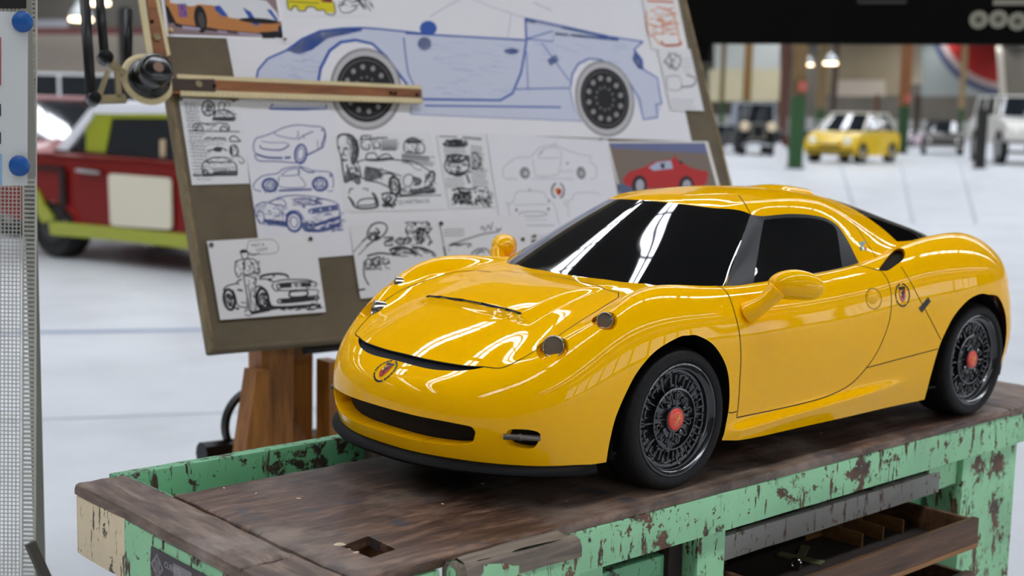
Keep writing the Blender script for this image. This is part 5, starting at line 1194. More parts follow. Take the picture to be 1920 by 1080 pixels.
# --- photograph of a red car
s_rd = sheet('photo_print', 'colour print of a red sports car on tarmac behind the roof', [(1138, 265), (1327, 265), (1356, 372), (1166, 378)], 'd6d2cc', 'photo print')
fill(s_rd, [[(1141,268),(1322,268),(1349,368),(1168,374)]], '7a6c62'); fill(s_rd, [[(1141,268),(1322,268),(1327,288),(1147,278)]], '6a6f92', lift=.00025); fill(s_rd, [[(1156,345),(1345,350),(1349,368),(1168,374)]], '56657f', lift=.00025)
fill(s_rd, [[(1168,335),(1180,322),(1206,314),(1228,303),(1262,298),(1266,290),(1272,302),(1300,316),(1328,322),(1326,340),(1318,352),(1190,354),(1170,345)]], 'b23030', lift=.0003)
fill(s_rd, [[(1216,314),(1232,304),(1258,301),(1262,316),(1226,320)]], 'a9b2c6', lift=.00035); fill(s_rd, [ell(1199, 347, 14, 18, 20), ell(1287, 347, 14, 17, 20), [(1270,300),(1282,304),(1278,308)]], '23222a', lift=.0004); fill(s_rd, [ell(1200, 348, 8, 12, 18), ell(1288, 348, 8, 11, 18)], 'a8a6ae', lift=.00045)
fill(s_rd, [[(1238,307),(1246,306),(1246,316),(1240,316)]], '2a2830', lift=.00045)
# --- right edge sheets
s_og = sheet('orange_sketch', 'small sheet with an orange crayon sketch at the board corner', [(1203, -14), (1268, -14), (1290, 92), (1222, 92)], 'd6d2d0')
T8 = lambda st: tr(st, 1180, 0, 3.0)
draw(s_og, T8([([(95,60),(105,180),(140,210),(180,250),(285,250)], 3.), ([(150,40),(230,60),(260,120),(285,240)], 3.), ([(100,130),(180,150),(240,120)], 2.4), ([(180,100),(190,200)], 2.)]) + tr(hatch(110, 50, 250, 200, 60, 30, -4, 6, 1.4, 21), 1180, 0, 3.), 'd98a5c')
draw(s_og, T8([([(180,230),(200,255),(285,250),(285,230)], 5.), ([(100,5),(180,8),(250,12)], 4.)]), 'c05a34')
s_nt = sheet('pencil_notes', 'small sheet of pencil studies beside the rear of the blue car', [(1233, 90), (1294, 92), (1320, 208), (1258, 206)], 'cfcdcf')
draw(s_nt, T8([([(195,350),(240,300),(290,330),(260,390),(195,350)], 2.), ([(220,290),(260,400)], 2.), ([(210,430),(280,430),(290,500),(220,500),(210,430)], 1.4), ([(290,490),(360,480),(370,440),(320,420)], 3.)]) + tr(hatch(195, 300, 280, 380, 26, 14, 14, 6, 1.6, 22), 1180, 0, 3.) + tr(handwriting(230, 560, 390, 600, 3, .05, 1., 23), 1180, 0, 3.) + tr(handwriting(300, 330, 350, 400, 4, .05, .9, 24), 1180, 0, 3.), '6a686c')
# --- rocket comic behind the bonnet
s_rk = sheet('rocket_comic', 'ink comic sheet with a rocket and a bus rising behind the bonnet', [(655, 424), (820, 408), (846, 545), (676, 560)], 'd0ced0')
T9 = lambda st: tr(st, 650, 400, 5.486)
draw(s_rk, T9([([(215,190),(260,120),(340,95),(405,120),(410,180),(350,250),(280,280),(220,250),(215,190)], 2.6), ([(220,240),(160,290)], 2.2), ([(280,280),(200,340)], 2.2), ([(180,270),(70,400)], 1.2), ([(250,300),(120,430)], 1.2), ([(300,150),(330,190),(280,230)], 3.), ([(385,250),(480,250),(400,290),(400,330),(480,325)], 2.4), (ell(550, 290, 40, 30, 18), 2.4), (ell(620, 285, 34, 28, 18), 2.), ([(600,100),(640,90),(760,95),(840,90),(850,150)], 1.6), ([(640,260),(610,180),(620,130)], 1.8), ([(680,180),(740,200),(760,140)], 3.), ([(740,160),(800,180),(860,270),(840,330)], 2.6), ([(440,380),(520,350),(620,360),(720,420)], 4.), ([(480,440),(500,390),(560,370)], 3.), ([(680,350),(780,360),(880,400)], 4.), ([(210,440),(330,410),(440,420)], 3.), ([(180,490),(180,640),(230,740)], 2.4), ([(200,480),(240,470),(250,550),(200,560),(200,480)], 2.2), ([(270,470),(340,450),(330,520),(280,540),(270,470)], 3.), ([(370,450),(380,520),(440,500)], 2.4), ([(190,580),(360,570)], 1.4), ([(120,790),(190,780)], 3.)]) + tr(hatch(700, 160, 860, 330, 60, 24, -20, 10, 1.4, 25), 650, 400, 5.486) + tr(hatch(220, 200, 330, 270, 30, 24, -16, 10, 2., 26), 650, 400, 5.486), '3a3a3e')
s_sc = sheet('scribble_sheet', 'sheet with loose pencil scribbles beside the far door mirror', [(824, 414), (982, 402), (1012, 510), (850, 540)], 'd0ced0')
draw(s_sc, tr(handwriting(1000, 170, 1240, 230, 3, -.02, 1.2, 27), 650, 400, 5.486) + T9([([(1050,330),(1250,260),(1420,210),(1560,190)], 2.), ([(1050,330),(1150,320),(1280,315),(1240,350)], 2.2), ([(1380,170),(1400,130),(1420,180),(1460,120),(1480,170),(1500,90)], 1.6), ([(1540,150),(1560,180),(1590,150)], 2.4), ([(1280,420),(1350,370),(1440,370),(1480,420)], 2.6), ([(1330,420),(1380,390),(1420,400)], 3.), ([(1040,350),(1060,390)], 1.2)]) + tr(hatch(1060, 310, 1180, 340, 20, 30, -6, 6, 1.4, 28), 650, 400, 5.486), '5a5a5e')
# --- man leaning on a roadster
s_mn = sheet('ink_drawing', 'ink drawing of a man in a suit leaning on a roadster', [(388, 452), (590, 440), (611, 585), (413, 600)], 'd6d3d4')
TA = lambda st: tr(st, 380, 430, 6.0)
draw(s_mn, TA([([(440,300),(425,250),(460,232),(500,245),(510,300),(490,340),(450,330),(440,300)], 1.6), ([(370,360),(440,340),(510,330),(590,345),(630,420),(645,480)], 1.6), ([(370,360),(365,470),(400,540),(440,490)], 1.6), ([(520,340),(560,400),(580,440),(560,500),(480,510)], 1.4), ([(600,440),(640,460),(620,500),(580,480)], 1.8), ([(460,510),(480,640),(510,800),(530,910),(600,905),(590,700),(600,560)], 1.8), ([(500,620),(530,720),(540,880)], 1.6), ([(470,515),(560,540),(610,570)], 1.6), ([(470,930),(520,900),(560,940),(530,970),(470,960)], 1.4),
               ([(640,540),(700,515),(830,500),(930,510),(970,545)], 3.4), ([(790,540),(810,515)], 2.2), ([(630,560),(720,560),(800,590),(900,570),(1050,565),(1190,570),(1250,600)], 2.), ([(800,610),(780,640),(820,690),(850,680),(840,620),(1010,600),(1250,590),(1270,640)], 2.), ([(860,680),(900,690),(1270,680),(1290,740),(1280,830)], 1.6), ([(980,700),(1165,690),(1160,750),(990,760),(980,700)], 3.), ([(850,790),(880,830),(1270,790),(1280,750),(1100,770),(850,790)], 2.2), ([(620,920),(800,890),(1120,860),(1330,850)], 3.4), ([(600,650),(650,640),(700,680),(740,760),(760,830),(820,870),(1150,860)], 2.2), (ell(675, 785, 62, 120, 30, -6), 4.5), (ell(670, 790, 30, 66, 22, -6), 2.), (ell(300, 790, 60, 115, 30, -10), 4.), (ell(295, 790, 30, 64, 22, -10), 2.), ([(230,690),(270,640),(380,610),(410,620)], 1.8), ([(380,610),(400,580),(440,560)], 2.), ([(340,680),(370,760),(400,860),(500,880)], 1.6), ([(390,680),(450,690)], 3.), ([(430,820),(500,830)], 1.4), ([(520,130),(800,120),(830,260),(520,265),(520,130)], .7), ([(640,270),(560,290),(520,270)], 1.6), ([(1240,830),(1200,860)], 2.), ([(1030,620),(1060,615),(1050,650)], 1.6)]) + tr(hatch(640, 700, 720, 860, 26, 30, 30, 14, 1.8, 30), 380, 430, 6.) + tr(hatch(270, 720, 340, 860, 22, 24, 30, 14, 1.8, 31), 380, 430, 6.), '26262a')
fill(s_mn, TA([[(860,615),(1000,605),(1000,655),(870,660)], [(1100,605),(1220,600),(1220,645),(1110,650)], [(870,795),(1270,760),(1270,795),(890,828)], [(455,355),(475,350),(478,450),(462,470)], [(730,555),(780,545),(775,575),(735,580)], [(520,925),(760,890),(760,920),(560,960)], [(1180,845),(1265,830),(1260,860),(1190,865)], [(750,840),(820,872),(1120,860),(1120,885),(740,905)], [(360,880),(410,880),(410,905),(380,905)], [(430,250),(460,232),(500,248),(505,262),(430,268)]]), '2c2c30', lift=.00035)
sheet_text(s_mn, 'FAST &', (472, 463), 6.5, '2c2c30', .05); sheet_text(s_mn, 'LIGHT', (481, 471.5), 6.5, '2c2c30', .05)

# denser ink shading
draw(s_po, tr(hatch(120, 150, 260, 400, 30, 10, 26, 6, .9, 41) + hatch(250, 120, 340, 440, 70, 14, 36, 8, 1.3, 42) + hatch(180, 480, 360, 680, 60, 26, 20, 8, 1.4, 43) + hatch(440, 500, 640, 660, 70, 30, 14, 8, 1.2, 44) + hatch(880, 760, 1300, 830, 60, 50, -6, 8, 1.2, 45) + hatch(1190, 560, 1310, 740, 40, 14, 30, 10, 1.6, 46) + hatch(640, 840, 820, 1010, 46, 22, -20, 12, 1.8, 47) + hatch(940, 130, 1150, 320, 50, 24, 10, 12, 1.1, 48) + hatch(370, 100, 640, 270, 40, 22, 8, 10, 1.2, 49) + hatch(740, 620, 880, 850, 40, 14, 30, 8, 1.4, 50), 620, 240, 6.75), '47474b', 'ink_shading')
draw(s_po, tr(handwriting(640, 150, 870, 270, 7, 0, 1.1, 51) + handwriting(900, 330, 1320, 440, 6, .1, 1.1, 52), 620, 240, 6.75), '6a6a6e', 'ink_notes')
draw(s_c2, tr(hatch(130, 280, 380, 470, 90, 26, -8, 12, 1.5, 53) + hatch(400, 260, 500, 410, 40, 12, 24, 8, 1.3, 54) + hatch(110, 120, 340, 185, 50, 28, -4, 8, 1.6, 55) + hatch(200, 600, 600, 780, 110, 18, 18, 14, 1.8, 56), 810, 240, 5.4) + tr(handwriting(120, 200, 360, 270, 4, 0, 1.2, 57) + handwriting(390, 260, 540, 400, 6, .05, 1.2, 58), 810, 240, 5.4), '47474b', 'ink_shading')
draw(s_rk, tr(hatch(600, 90, 850, 260, 70, 20, 24, 10, 1.5, 59) + hatch(430, 350, 880, 440, 60, 40, 10, 10, 1.6, 60) + hatch(190, 450, 440, 560, 40, 16, 24, 10, 1.5, 61) + hatch(380, 250, 660, 330, 40, 26, -6, 10, 1.3, 62), 650, 400, 5.486), '47474b', 'ink_shading')
draw(s_tx, tr(hatch(320, 60, 460, 230, 40, 14, 20, 8, 1., 63) + hatch(460, 170, 690, 290, 60, 24, 8, 8, 1.2, 64) + hatch(200, 320, 630, 420, 50, 26, 4, 8, .9, 65) + hatch(640, 580, 750, 720, 26, 10, 20, 8, 1.1, 66) + hatch(320, 740, 720, 940, 46, 30, 4, 8, .8, 67), 330, 180, 6.353) + handwriting(345, 195, 372, 335, 24, .03, .8, 68, .16), '5a5a5e', 'ink_shading')
draw(s_mn, tr(hatch(370, 350, 640, 520, 46, 14, 22, 10, 1., 69) + hatch(470, 520, 600, 900, 30, 6, 40, 6, 1., 70) + hatch(820, 590, 1270, 680, 40, 30, 4, 8, .9, 71) + hatch(620, 870, 1300, 910, 50, 50, -5, 6, 1.4, 72), 380, 430, 6.), '3a3a3e', 'ink_shading')
draw(s_3b, tr(hatch(600, 800, 820, 960, 60, 26, 8, 6, .9, 73) + hatch(1010, 880, 1230, 960, 40, 34, -8, 6, .8, 74) + hatch(660, 625, 750, 715, 24, 16, 16, 8, 1., 75) + hatch(1035, 615, 1130, 705, 24, 16, 16, 8, 1., 76) + hatch(960, 960, 1230, 1015, 50, 34, -8, 6, 1.4, 77), 330, 180, 4.), '5a679c', 'ink_shading')
draw(s_blue, hatch(1000, 80, 1180, 120, 20, 20, 3, 4, .8, 78) + hatch(780, 70, 980, 184, 50, 26, 2, 4, .7, 79) + hatch(520, 100, 600, 180, 30, 18, 3, 4, .8, 80), '9aa8cc', 'ink_shading')
# --- thumbtacks
def tack(px, col, lab, r=.0055):
    p = bp(px[0], px[1], .0075)
    t = thing('thumbtack', lab, 'thumbtack', tuple(p), group='thumbtacks on the board')
    Mt = MTX
    B().lathe([(r, .001), (r * .95, .004), (r * .5, .0058), (1e-5, .006)], 14, Mt).build('tack_head', mat('tack_' + col, col, .35), t, True)
    B().lathe([(.0011, -.0070), (.0011, .001)], 8, Mt).build('tack_pin', CHR, t)
tack((396, 459), '5c5a58', 'grey tack in the top left corner of the roadster drawing')
tack((582, 448), '34363c', 'dark tack in the top right corner of the roadster drawing')
tack((338, 186), '55534f', 'grey tack at the left top corner of the notes page')
tack((438, 188), '6a5a48', 'brown tack at the right top corner of the notes page')
tack((827, 419), '15171f', 'black tack between the rocket comic and the scribble sheet')
tack((980, 449), '1e2740', 'navy tack left of the windscreen edge')
tack((1002, 443), '7a5648', 'rust brown tack nearest the windscreen edge')
tack((320, 57), 'd8b070', 'brass tack on the racing car print', .006)
tack((534, 74), '6a5844', 'small brown tack at the lower corner of the racing car print', .004)
tack((1127, 261), '8a8684', 'pale tack above the red car print', .004)
# ------------------------------------------------------------------ drafting machine
IVO = mat('ivory_scale', 'd3c296', .5, var=.06, vscale=20); RWD = wood_mat('ruler_wood', ['5e3416', '8a5226', 'a2652f'], 0, 3., .4, .2); BAK = mat('bakelite', '111112', .22, coat=.5); BRZ = mat('aged_brass', '8a7c5c', .45, metal=.5, var=.2, vscale=20)
dm = thing('drafting_machine', 'drafting machine with black knob and two wooden rulers mounted on the board', 'drafting machine', tuple(bp(268, 150, .03)))
DM0 = np.array(dm.location)
def dpart(b, name, m, parent=None, smooth=False):
    return mk(name, np.array(b.V) - DM0 if parent is None else np.array(b.V) - DM0, b.F, m, parent or dm, smooth)
def quad_bar(c, n0, n1):
    """bar on the board plane with the outline of four photo points"""
    b = B(); lo = [bp(x, y, n0) for x, y in c]; V = lo + [p + BN * (n1 - n0) for p in lo]
    return b.add(V, [(3, 2, 1, 0), (4, 5, 6, 7), (0, 1, 5, 4), (1, 2, 6, 5), (2, 3, 7, 6), (3, 0, 4, 7)])
r1 = dpart(quad_bar([(322, 148), (788, 167), (790, 188), (326, 176)], .016, .022), 'ruler', RWD)
dpart(quad_bar([(330, 141), (786, 162), (788, 169), (331, 149)], .016, .0235), 'scale_edge', IVO, r1); dpart(quad_bar([(336, 170), (789, 186), (790, 195), (337, 181)], .016, .0235), 'scale_edge', IVO, r1)
tk = B()
for k in range(46):
    u = k / 45; x = 338 + 450 * u; y = 172 + 16 * u
    tk.ribbon([bp(x, y, .0238), bp(x + .6, y + (6 if k % 5 == 0 else 3.5), .0238)], BN, .0007)
dpart(tk, 'scale_marks', mat('ink_scale', '5a4c30', .7), r1)['kind'] = 'stuff'
dpart(quad_bar([(318, 150), (400, 151), (402, 175), (322, 172)], .015, .024), 'ruler_clamp', mat('clamp_brown', '3a2618', .5), r1)
r2 = dpart(quad_bar([(272, -15), (290, -15), (312, 105), (288, 108)], .016, .022), 'ruler', RWD)
dpart(quad_bar([(256, -15), (268, -15), (286, 106), (275, 107)], .016, .0235), 'scale_edge', IVO, r2); dpart(quad_bar([(287, -15), (294, -15), (318, 105), (311, 106)], .016, .0235), 'scale_edge', IVO, r2)
for c in ((372, 158), (402, 161), (733, 174), (741, 175), (782, 178), (285, 40), (294, 70)):
    p = bp(c[0], c[1], .0238); Ms = Matrix.Translation(Vector(p)) @ MTX
    dpart(B().lathe([(.010 if c in ((372, 158), (294, 70)) else .005, 0), (.009 if c in ((372, 158), (294, 70)) else .004, .003), (1e-5, .003)], 18, Ms), 'screw', BRZ if c in ((372, 158), (294, 70)) else BAK)
Mh = Matrix.Translation(Vector(bp(276, 150, .016))) @ MTX
dpart(B().lathe([(.030, 0), (.066, 0), (.067, .004), (.060, .008), (.040, .008), (.030, .008)], 48, Mh, closed=True), 'protractor_ring', IVO, None, True)
Mh2 = Matrix.Translation(Vector(bp(278, 149, .022))) @ MTX
kn = dpart(B().lathe([(.052, 0), (.053, .012), (.047, .022), (.040, .028), (.040, .050), (.041, .062), (.038, .070), (.028, .074), (1e-5, .075)], 40, Mh2), 'knob', BAK, None, True)
dpart(B().lathe([(.013, .0752), (.013, .0765), (1e-5, .0768)], 20, Mh2), 'knob_badge', mat('knob_badge', '8a6a58', .4), kn)
dpart(B().tube([bp(158, -15, .05), bp(171, 185, .05)], .0125, 12), 'parallel_arm', BLKM, None, True); dpart(B().tube([bp(186, -15, .05), bp(196, 108, .05)], .0115, 12), 'parallel_arm', BLKM, None, True)
dpart(B().tube([bp(241, 20, -.02), bp(239, 120, -.02)], .0115, 12), 'counter_arm', BLKM, None, True)
for c, r_ in (((173, 189), .017), ((195, 112), .018)):
    Ms = Matrix.Translation(Vector(bp(c[0], c[1], .04))) @ MTX; dpart(B().lathe([(r_, 0), (r_, .02), (r_ * .8, .026), (1e-5, .027)], 20, Ms), 'arm_pivot', BAK)
dpart(quad_bar([(190, 115), (206, 112), (236, 138), (228, 146)], .03, .042), 'pivot_bracket', BRZ); dpart(quad_bar([(176, 182), (232, 180), (236, 194), (176, 196)], .03, .042), 'pivot_bracket', BRZ); dpart(quad_bar([(178, 184), (188, 186), (204, 140), (196, 136)], .03, .042), 'pivot_bracket', BRZ); dpart(quad_bar([(214, 132), (222, 132), (226, 186), (216, 186)], .03, .042), 'pivot_bracket', BRZ)
# ------------------------------------------------------------------ surroundings
EH = np.array([CR[0], CR[1], 0.]); EH /= np.linalg.norm(EH); EF = np.array([CFW[0], CFW[1], 0.]); EF /= np.linalg.norm(EF)
def yaw_of(v): return math.atan2(v[1], v[0])
# --- mesh display stand at the left edge
MW = mat('mesh_wire', 'b9b8ae', .4, metal=.2); MF = mat('mesh_frame', 'c3c1b4', .45)
MD = 2.55; ms0 = at_depth(66, 1080, MD); ms1 = at_depth(69, 0, MD); md_ = (ms1 - ms0) / np.linalg.norm(ms1 - ms0)
foot = ms0 - md_ * (ms0[2] / md_[2])
stand = thing('display_stand', 'tall wire mesh display stand at the left of the photo', 'display stand', tuple(foot))
Hs = 2.45; F0 = np.array(stand.location)
def spart(b, name, m, kind=None):
    o = mk(name, np.array(b.V), b.F, m, stand)
    if kind: o['kind'] = kind
    return o
def sp3(u, v, n=0.): return EH * u + md_ * v - EF * n
def sbar(b, u0, v0, u1, v1, r, n=0.):
    return b.tube([sp3(u0, v0, n), sp3(u1, v1, n)], r, 4, cap=False)
b = B(); pit = .0075
for k in range(int(.42 / pit)): sbar(b, -.030 - k * pit, .06, -.030 - k * pit, Hs, .0011)
for k in range(int((Hs - .06) / pit)): sbar(b, -.030, .06 + k * pit, -.45, .06 + k * pit, .0011, .0015)
spart(b, 'wire_mesh', MW, 'stuff')
b = B()
for k in range(int((Hs) / .0085)): sbar(b, -.024, .02 + k * .0085, 0., .02 + k * .0085, .0030, .0)
spart(b, 'perforated_edge', MW, 'stuff')
for u in (-.001, -.0245, -.45): spart(B().tube([sp3(u, 0, 0), sp3(u, Hs, 0)], .0022 if u > -.1 else .006, 8), 'upright', MF)
spart(B().box(sp3(-.0125, 1.25, -.008), (.022, .003, 2.4), Matrix.Rotation(yaw_of(EH), 4, 'Z')), 'edge_backing', mat('mesh_back', '8f8d84', .6))
spart(B().box((0, 0, .03), (.05, .42, .05), Matrix.Rotation(yaw_of(EH), 4, 'Z'), .006), 'foot', mat('stand_foot', '4b4640', .6)); spart(B().box(sp3(-.45, .03), (.05, .42, .05), Matrix.Rotation(yaw_of(EH), 4, 'Z'), .006), 'foot', mat('stand_foot', '4b4640', .6))
def st_px(x, y, n):   # point on the stand's plane
    return on_plane(x, y, F0 - EF * n, -EF)
P = [st_px(-260, 18, -.003), st_px(52, 22, -.003), st_px(51, 348, -.003), st_px(-262, 352, -.003)]
pp = mk('poster', [p - P[0] for p in P] + [p - P[0] + EF * .001 for p in P], [(0, 3, 2, 1), (4, 5, 6, 7), (0, 1, 5, 4), (1, 2, 6, 5), (2, 3, 7, 6), (3, 0, 4, 7)], mat('poster_paper', 'd2d4d2', .6), loc=tuple(P[0]), label='white poster held on the mesh stand by two blue magnets', cat='poster')
for (x0, y0, x1, y1, c) in ((-250, 70, 2, 160, 'a84a4c'), (-250, 195, 2, 218, '2e3038'), (-250, 248, 2, 270, '3a3440'), (-250, 288, 4, 348, '8fb4d2')):
    Q = [st_px(x0, y0, -.0024), st_px(x1, y0, -.0024), st_px(x1, y1, -.0024), st_px(x0, y1, -.0024)]; mk('printed_block', [q - P[0] for q in Q], [(0, 3, 2, 1)], mat('print_' + c, c, .6), pp)
P2 = [st_px(-300, -40, -.003), st_px(49, -40, -.003), st_px(49, 16, -.003), st_px(-300, 14, -.003)]
mk('sign_board', [p - P2[0] for p in P2] + [p - P2[0] + EF * .002 for p in P2], [(0, 3, 2, 1), (4, 5, 6, 7), (0, 1, 5, 4), (1, 2, 6, 5), (2, 3, 7, 6), (3, 0, 4, 7)], mat('sign_dark', '1d1815', .6), loc=tuple(P2[0]), label='dark board above the white poster on the mesh stand', cat='sign')
for c, lab in (((43, 41), 'blue round magnet at the top of the white poster'), ((37, 311), 'blue round magnet at the bottom of the white poster')):
    p = st_px(c[0], c[1], .004); M = frame(p, -EF)
    t = thing('magnet', lab, 'magnet', tuple(p)); M = frame((0, 0, 0), -EF)
    B().lathe([(.0185, 0), (.0185, .004), (.0165, .0065), (1e-5, .007)], 28, M).build('magnet_cap', mat('magnet_blue', '15549c', .35), t, True)
    B().lathe([(.015, -.0005), (.015, .001), (1e-5, .001)], 20, M).build('magnet_core', BLKM, t)
q1, q2 = st_px(56, 1018, 0) - F0, st_px(98, 1110, -.0) - F0
spart(B().tube([q1, q2, q2 + (q2 - q1) * 2.2], .012, 4), 'brace', mat('stand_foot', '4b4640', .6))
# --- full-size cars
TY2 = mat('tyre_far', '161616', .7); GL2 = mat('car_window', '1c2228', .08, coat=1.); HUB = mat('hub_steel', '9a9a9a', .35, metal=.6)
def rnd_corner(poly, r=.06, n=5):
    out = []
    for i in range(len(poly)):
        a, b_, c = (np.array(poly[j % len(poly)], float) for j in (i - 1, i, i + 1)); u = (a - b_) / np.linalg.norm(a - b_); v = (c - b_) / np.linalg.norm(c - b_)
        for t in np.linspace(0, 1, n): out.append(tuple((b_ + u * r) * (1 - t) ** 2 + b_ * 2 * t * (1 - t) + (b_ + v * r) * t * t))
    return out
def rnd(poly, k=2):
    """chamfer-round a closed outline (corner cutting)"""
    for _ in range(k):
        q = []
        for i in range(len(poly)):
            a, b_ = np.array(poly[i], float), np.array(poly[(i + 1) % len(poly)], float); q += [tuple(a * .8 + b_ * .2), tuple(a * .2 + b_ * .8)]
        poly = q
    return poly
def loft(poly, secs):
    """side outline (x, z) lofted across y; secs: (y, inset, zscale-anchor)"""
    b = B(); n = len(poly); c = np.mean(poly, axis=0)
    for (y, ins) in secs:
        for p in poly:
            d = np.array(p) - c; L = np.linalg.norm(d); q = c + d * max(0, (L - ins) / L); b.V.append((q[0], y, q[1]))
    for k in range(len(secs) - 1):
        for i in range(n): b.F.append((k * n + i, k * n + (i + 1) % n, (k + 1) * n + (i + 1) % n, (k + 1) * n + i))
    b.F += [tuple(range(n)), tuple((len(secs) - 1) * n + i for i in range(n))[::-1]]
    return b
def cabin(base, top, W0, W1, z0, z1, m=10):
    """tapered cabin: base (xr, xf) at z0 with half width W0, top (xr, xf) at z1 with half width W1"""
    b = B()
    for t in np.linspace(0, 1, m):
        e = t; xr = base[0] + (top[0] - base[0]) * e; xf = base[1] + (top[1] - base[1]) * e; w_ = W0 + (W1 - W0) * e; z = z0 + (z1 - z0) * t
        b.V += [(xr, -w_, z), (xf - .08, -w_, z), (xf, -w_ * .7, z), (xf, w_ * .7, z), (xf - .08, w_, z), (xr, w_, z)]
    for k in range(m - 1):
        for i in range(6): b.F.append((k * 6 + i, k * 6 + (i + 1) % 6, (k + 1) * 6 + (i + 1) % 6, (k + 1) * 6 + i))
    b.F += [tuple(range(6))[::-1], tuple((m - 1) * 6 + i for i in range(6))]
    return b
def far_car(name, label, loc, heading, S, body, cab, W, col, roof=None, wheel_r=.30, axles=(-1.2, 1.2), cat='car', trim='b8b8b8', lampc='e8e6da', grille='1a1a1a', sill=None, lamps=True, zsill=.2, rough=.3, lamp_z=.6, lamp_y=.55, lamp_r=.09, bumper=True):
    r = thing(name, label, cat, (loc[0], loc[1], 0), (0, 0, heading))
    r.scale = (S, S, S)
    paint = mat('paint_' + col, col, rough, coat=.35, spec=.2)
    o = loft(rnd(body, 2), [(-W / 2 + .02, .16), (-W / 2, .05), (-W / 2 + .0, .0), (-W * .3, -.012), (W * .3, -.012), (W / 2, 0.), (W / 2, .05), (W / 2 - .02, .16)]).build('body', paint, r); autosmooth(o, 50)
    (bx, tx, z0, z1, w0, w1) = cab
    c = cabin(bx, tx, w0, w1, z0, z1).build('windows', GL2, r); autosmooth(c, 30)
    rp = mat('paint_' + (roof or col), roof or col, rough, coat=.35, spec=.2)
    rt = B().box(((tx[0] + tx[1]) / 2, 0, z1 + .01), (tx[1] - tx[0] + .06, 2 * w1 + .05, .05), None, .02).build('roof', rp, r)
    for s in (-1, 1):
        for (a, e) in ((0, 0), (1, 1)):
            x0, x1 = (bx[a], tx[a]); B().tube([(x0 - (.06 if a else -.03), s * (w0 + .005), z0), (x1 - (.06 if a else -.03), s * (w1 + .005), z1)], .035, 6).build('pillar', rp, r)
        mx = (bx[0] + bx[1]) / 2 - .1; B().tube([(mx, s * (w0 + .008), z0), (mx - .02, s * (w1 + .008), z1)], .03, 6).build('pillar', rp, r)
    fx = max(p[0] for p in body)
    for ax in axles:
        for s in (-1, 1):
            Mw = Matrix(((1, 0, 0, ax), (0, 0, s, s * (W / 2 - .02)), (0, 1, 0, wheel_r), (0, 0, 0, 1)))
            w_ = B().lathe([(wheel_r * .6, .0), (wheel_r * .92, .012), (wheel_r, -.03), (wheel_r, -.17), (wheel_r * .6, -.19)], 24, Mw).build('wheel', TY2, r); autosmooth(w_, 40)
            B().lathe([(wheel_r * .58, .004), (wheel_r * .3, .012), (1e-5, .014)], 16, Mw).build('hub', HUB, w_)
            Ma = Matrix(((1, 0, 0, ax), (0, 0, s, s * (W / 2 - .012)), (0, 1, 0, wheel_r), (0, 0, 0, 1)))
            B().lathe([(wheel_r * 1.16, .013), (wheel_r * 1.16, .017), (wheel_r * .9, .017)], 24, Ma, closed=False).build('wheel_arch', TY2, r)
    if lamps:
        for s in (-1, 1):
            Ml = Matrix(((0, 0, 1, fx - .05), (1, 0, 0, s * lamp_y), (0, 1, 0, lamp_z), (0, 0, 0, 1)))
            B().lathe([(lamp_r * 1.15, 0), (lamp_r * 1.1, .07), (lamp_r, .075), (1e-5, .095)], 18, Ml).build('headlamp', mat('lamp_' + lampc, lampc, .15, coat=.5), r, True)
    if bumper:
        B().box((fx - .02, 0, zsill + .16), (.10, W * .92, .09), None, .03).build('bumper', mat('trim_' + trim, trim, .3, metal=.5), r)
        B().box((fx - .03, 0, zsill + .30), (.06, W * .45, .10), None, .02).build('grille', mat('grille_' + grille, grille, .6), r)
    return r
def ground_at(x, y): p = gp(x, y); return p, (p - CAMP) @ CFW
# red rally coupe behind the board
LIM = mat('paint_lime', '9aa01c', .35, coat=.6); CRE = mat('paint_cream', 'd8d0b8', .4, coat=.4)
pr, dr = ground_at(92, 484); hd_v = EH * .83 - EF * .557; hd_v /= np.linalg.norm(hd_v)
rc = thing('rally_car', 'dark red rally coupe with lime sills and white roof behind the board', 'car', (pr[0], pr[1], 0), (0, 0, yaw_of(hd_v)))
SD = np.array([-hd_v[1], hd_v[0], 0.]);
if SD @ (CAMP - pr) < 0: SD = -SD
YS = -1.0      # visible side lies at local y = 0, the car extends to local +y (away from the camera)
far_s = 1 if (np.array([-math.sin(yaw_of(hd_v)), math.cos(yaw_of(hd_v)), 0]) @ (CAMP - pr)) < 0 else -1
def rloc(x, y):
    """photo pixel -> (s, z) on the visible side of the rally car"""
    q = on_plane(x, y, pr, SD) - pr; return np.array([q @ hd_v, q[2]])
Wr = 1.62
def rprism(poly, y0, y1, k=0):
    """outline in (s, z), thickness measured from the visible side inwards"""
    poly = rnd(poly, k) if k else poly
    M = Matrix(((1, 0, 0, 0), (0, 0, far_s, 0), (0, 1, 0, 0), (0, 0, 0, 1))); return B().prism(poly, y0, y1, M)
RED2 = mat('paint_rally_red', '780f08', .35, coat=.25, spec=.15)
bod = [tuple(rloc(*p)) for p in ((60, 284), (130, 287), (340, 304))]; zb = rloc(200, 430)[1]
sl, sr_ = rloc(92, 420)[0], 3.15
outline = [(-.85, .40), (-.85, .78), (-.70, .97), (bod[0][0], bod[0][1])] + bod[1:] + [(2.1, bod[2][1] + .0), (2.9, .86), (3.1, .72), (3.1, .35), (2.6, .25), (sl + .5, .25), (.38, .25), (.34, .40), (.20, .50), (0, .54), (-.20, .50), (-.34, .40), (-.38, .32)]
o = loft(outline, [(0.03 * far_s, .10), (.0, .03), (.02 * far_s, 0.), (Wr * .5 * far_s, -.01), ((Wr - .02) * far_s, 0.), (Wr * far_s, .06)]).build('body', RED2, rc); autosmooth(o, 45)
def rpanel(px, m, name, y0=-.008, y1=.02, k=0, parent=None): return rprism([tuple(rloc(*p)) for p in px], y0, y1, k).build(name, m, parent or rc)
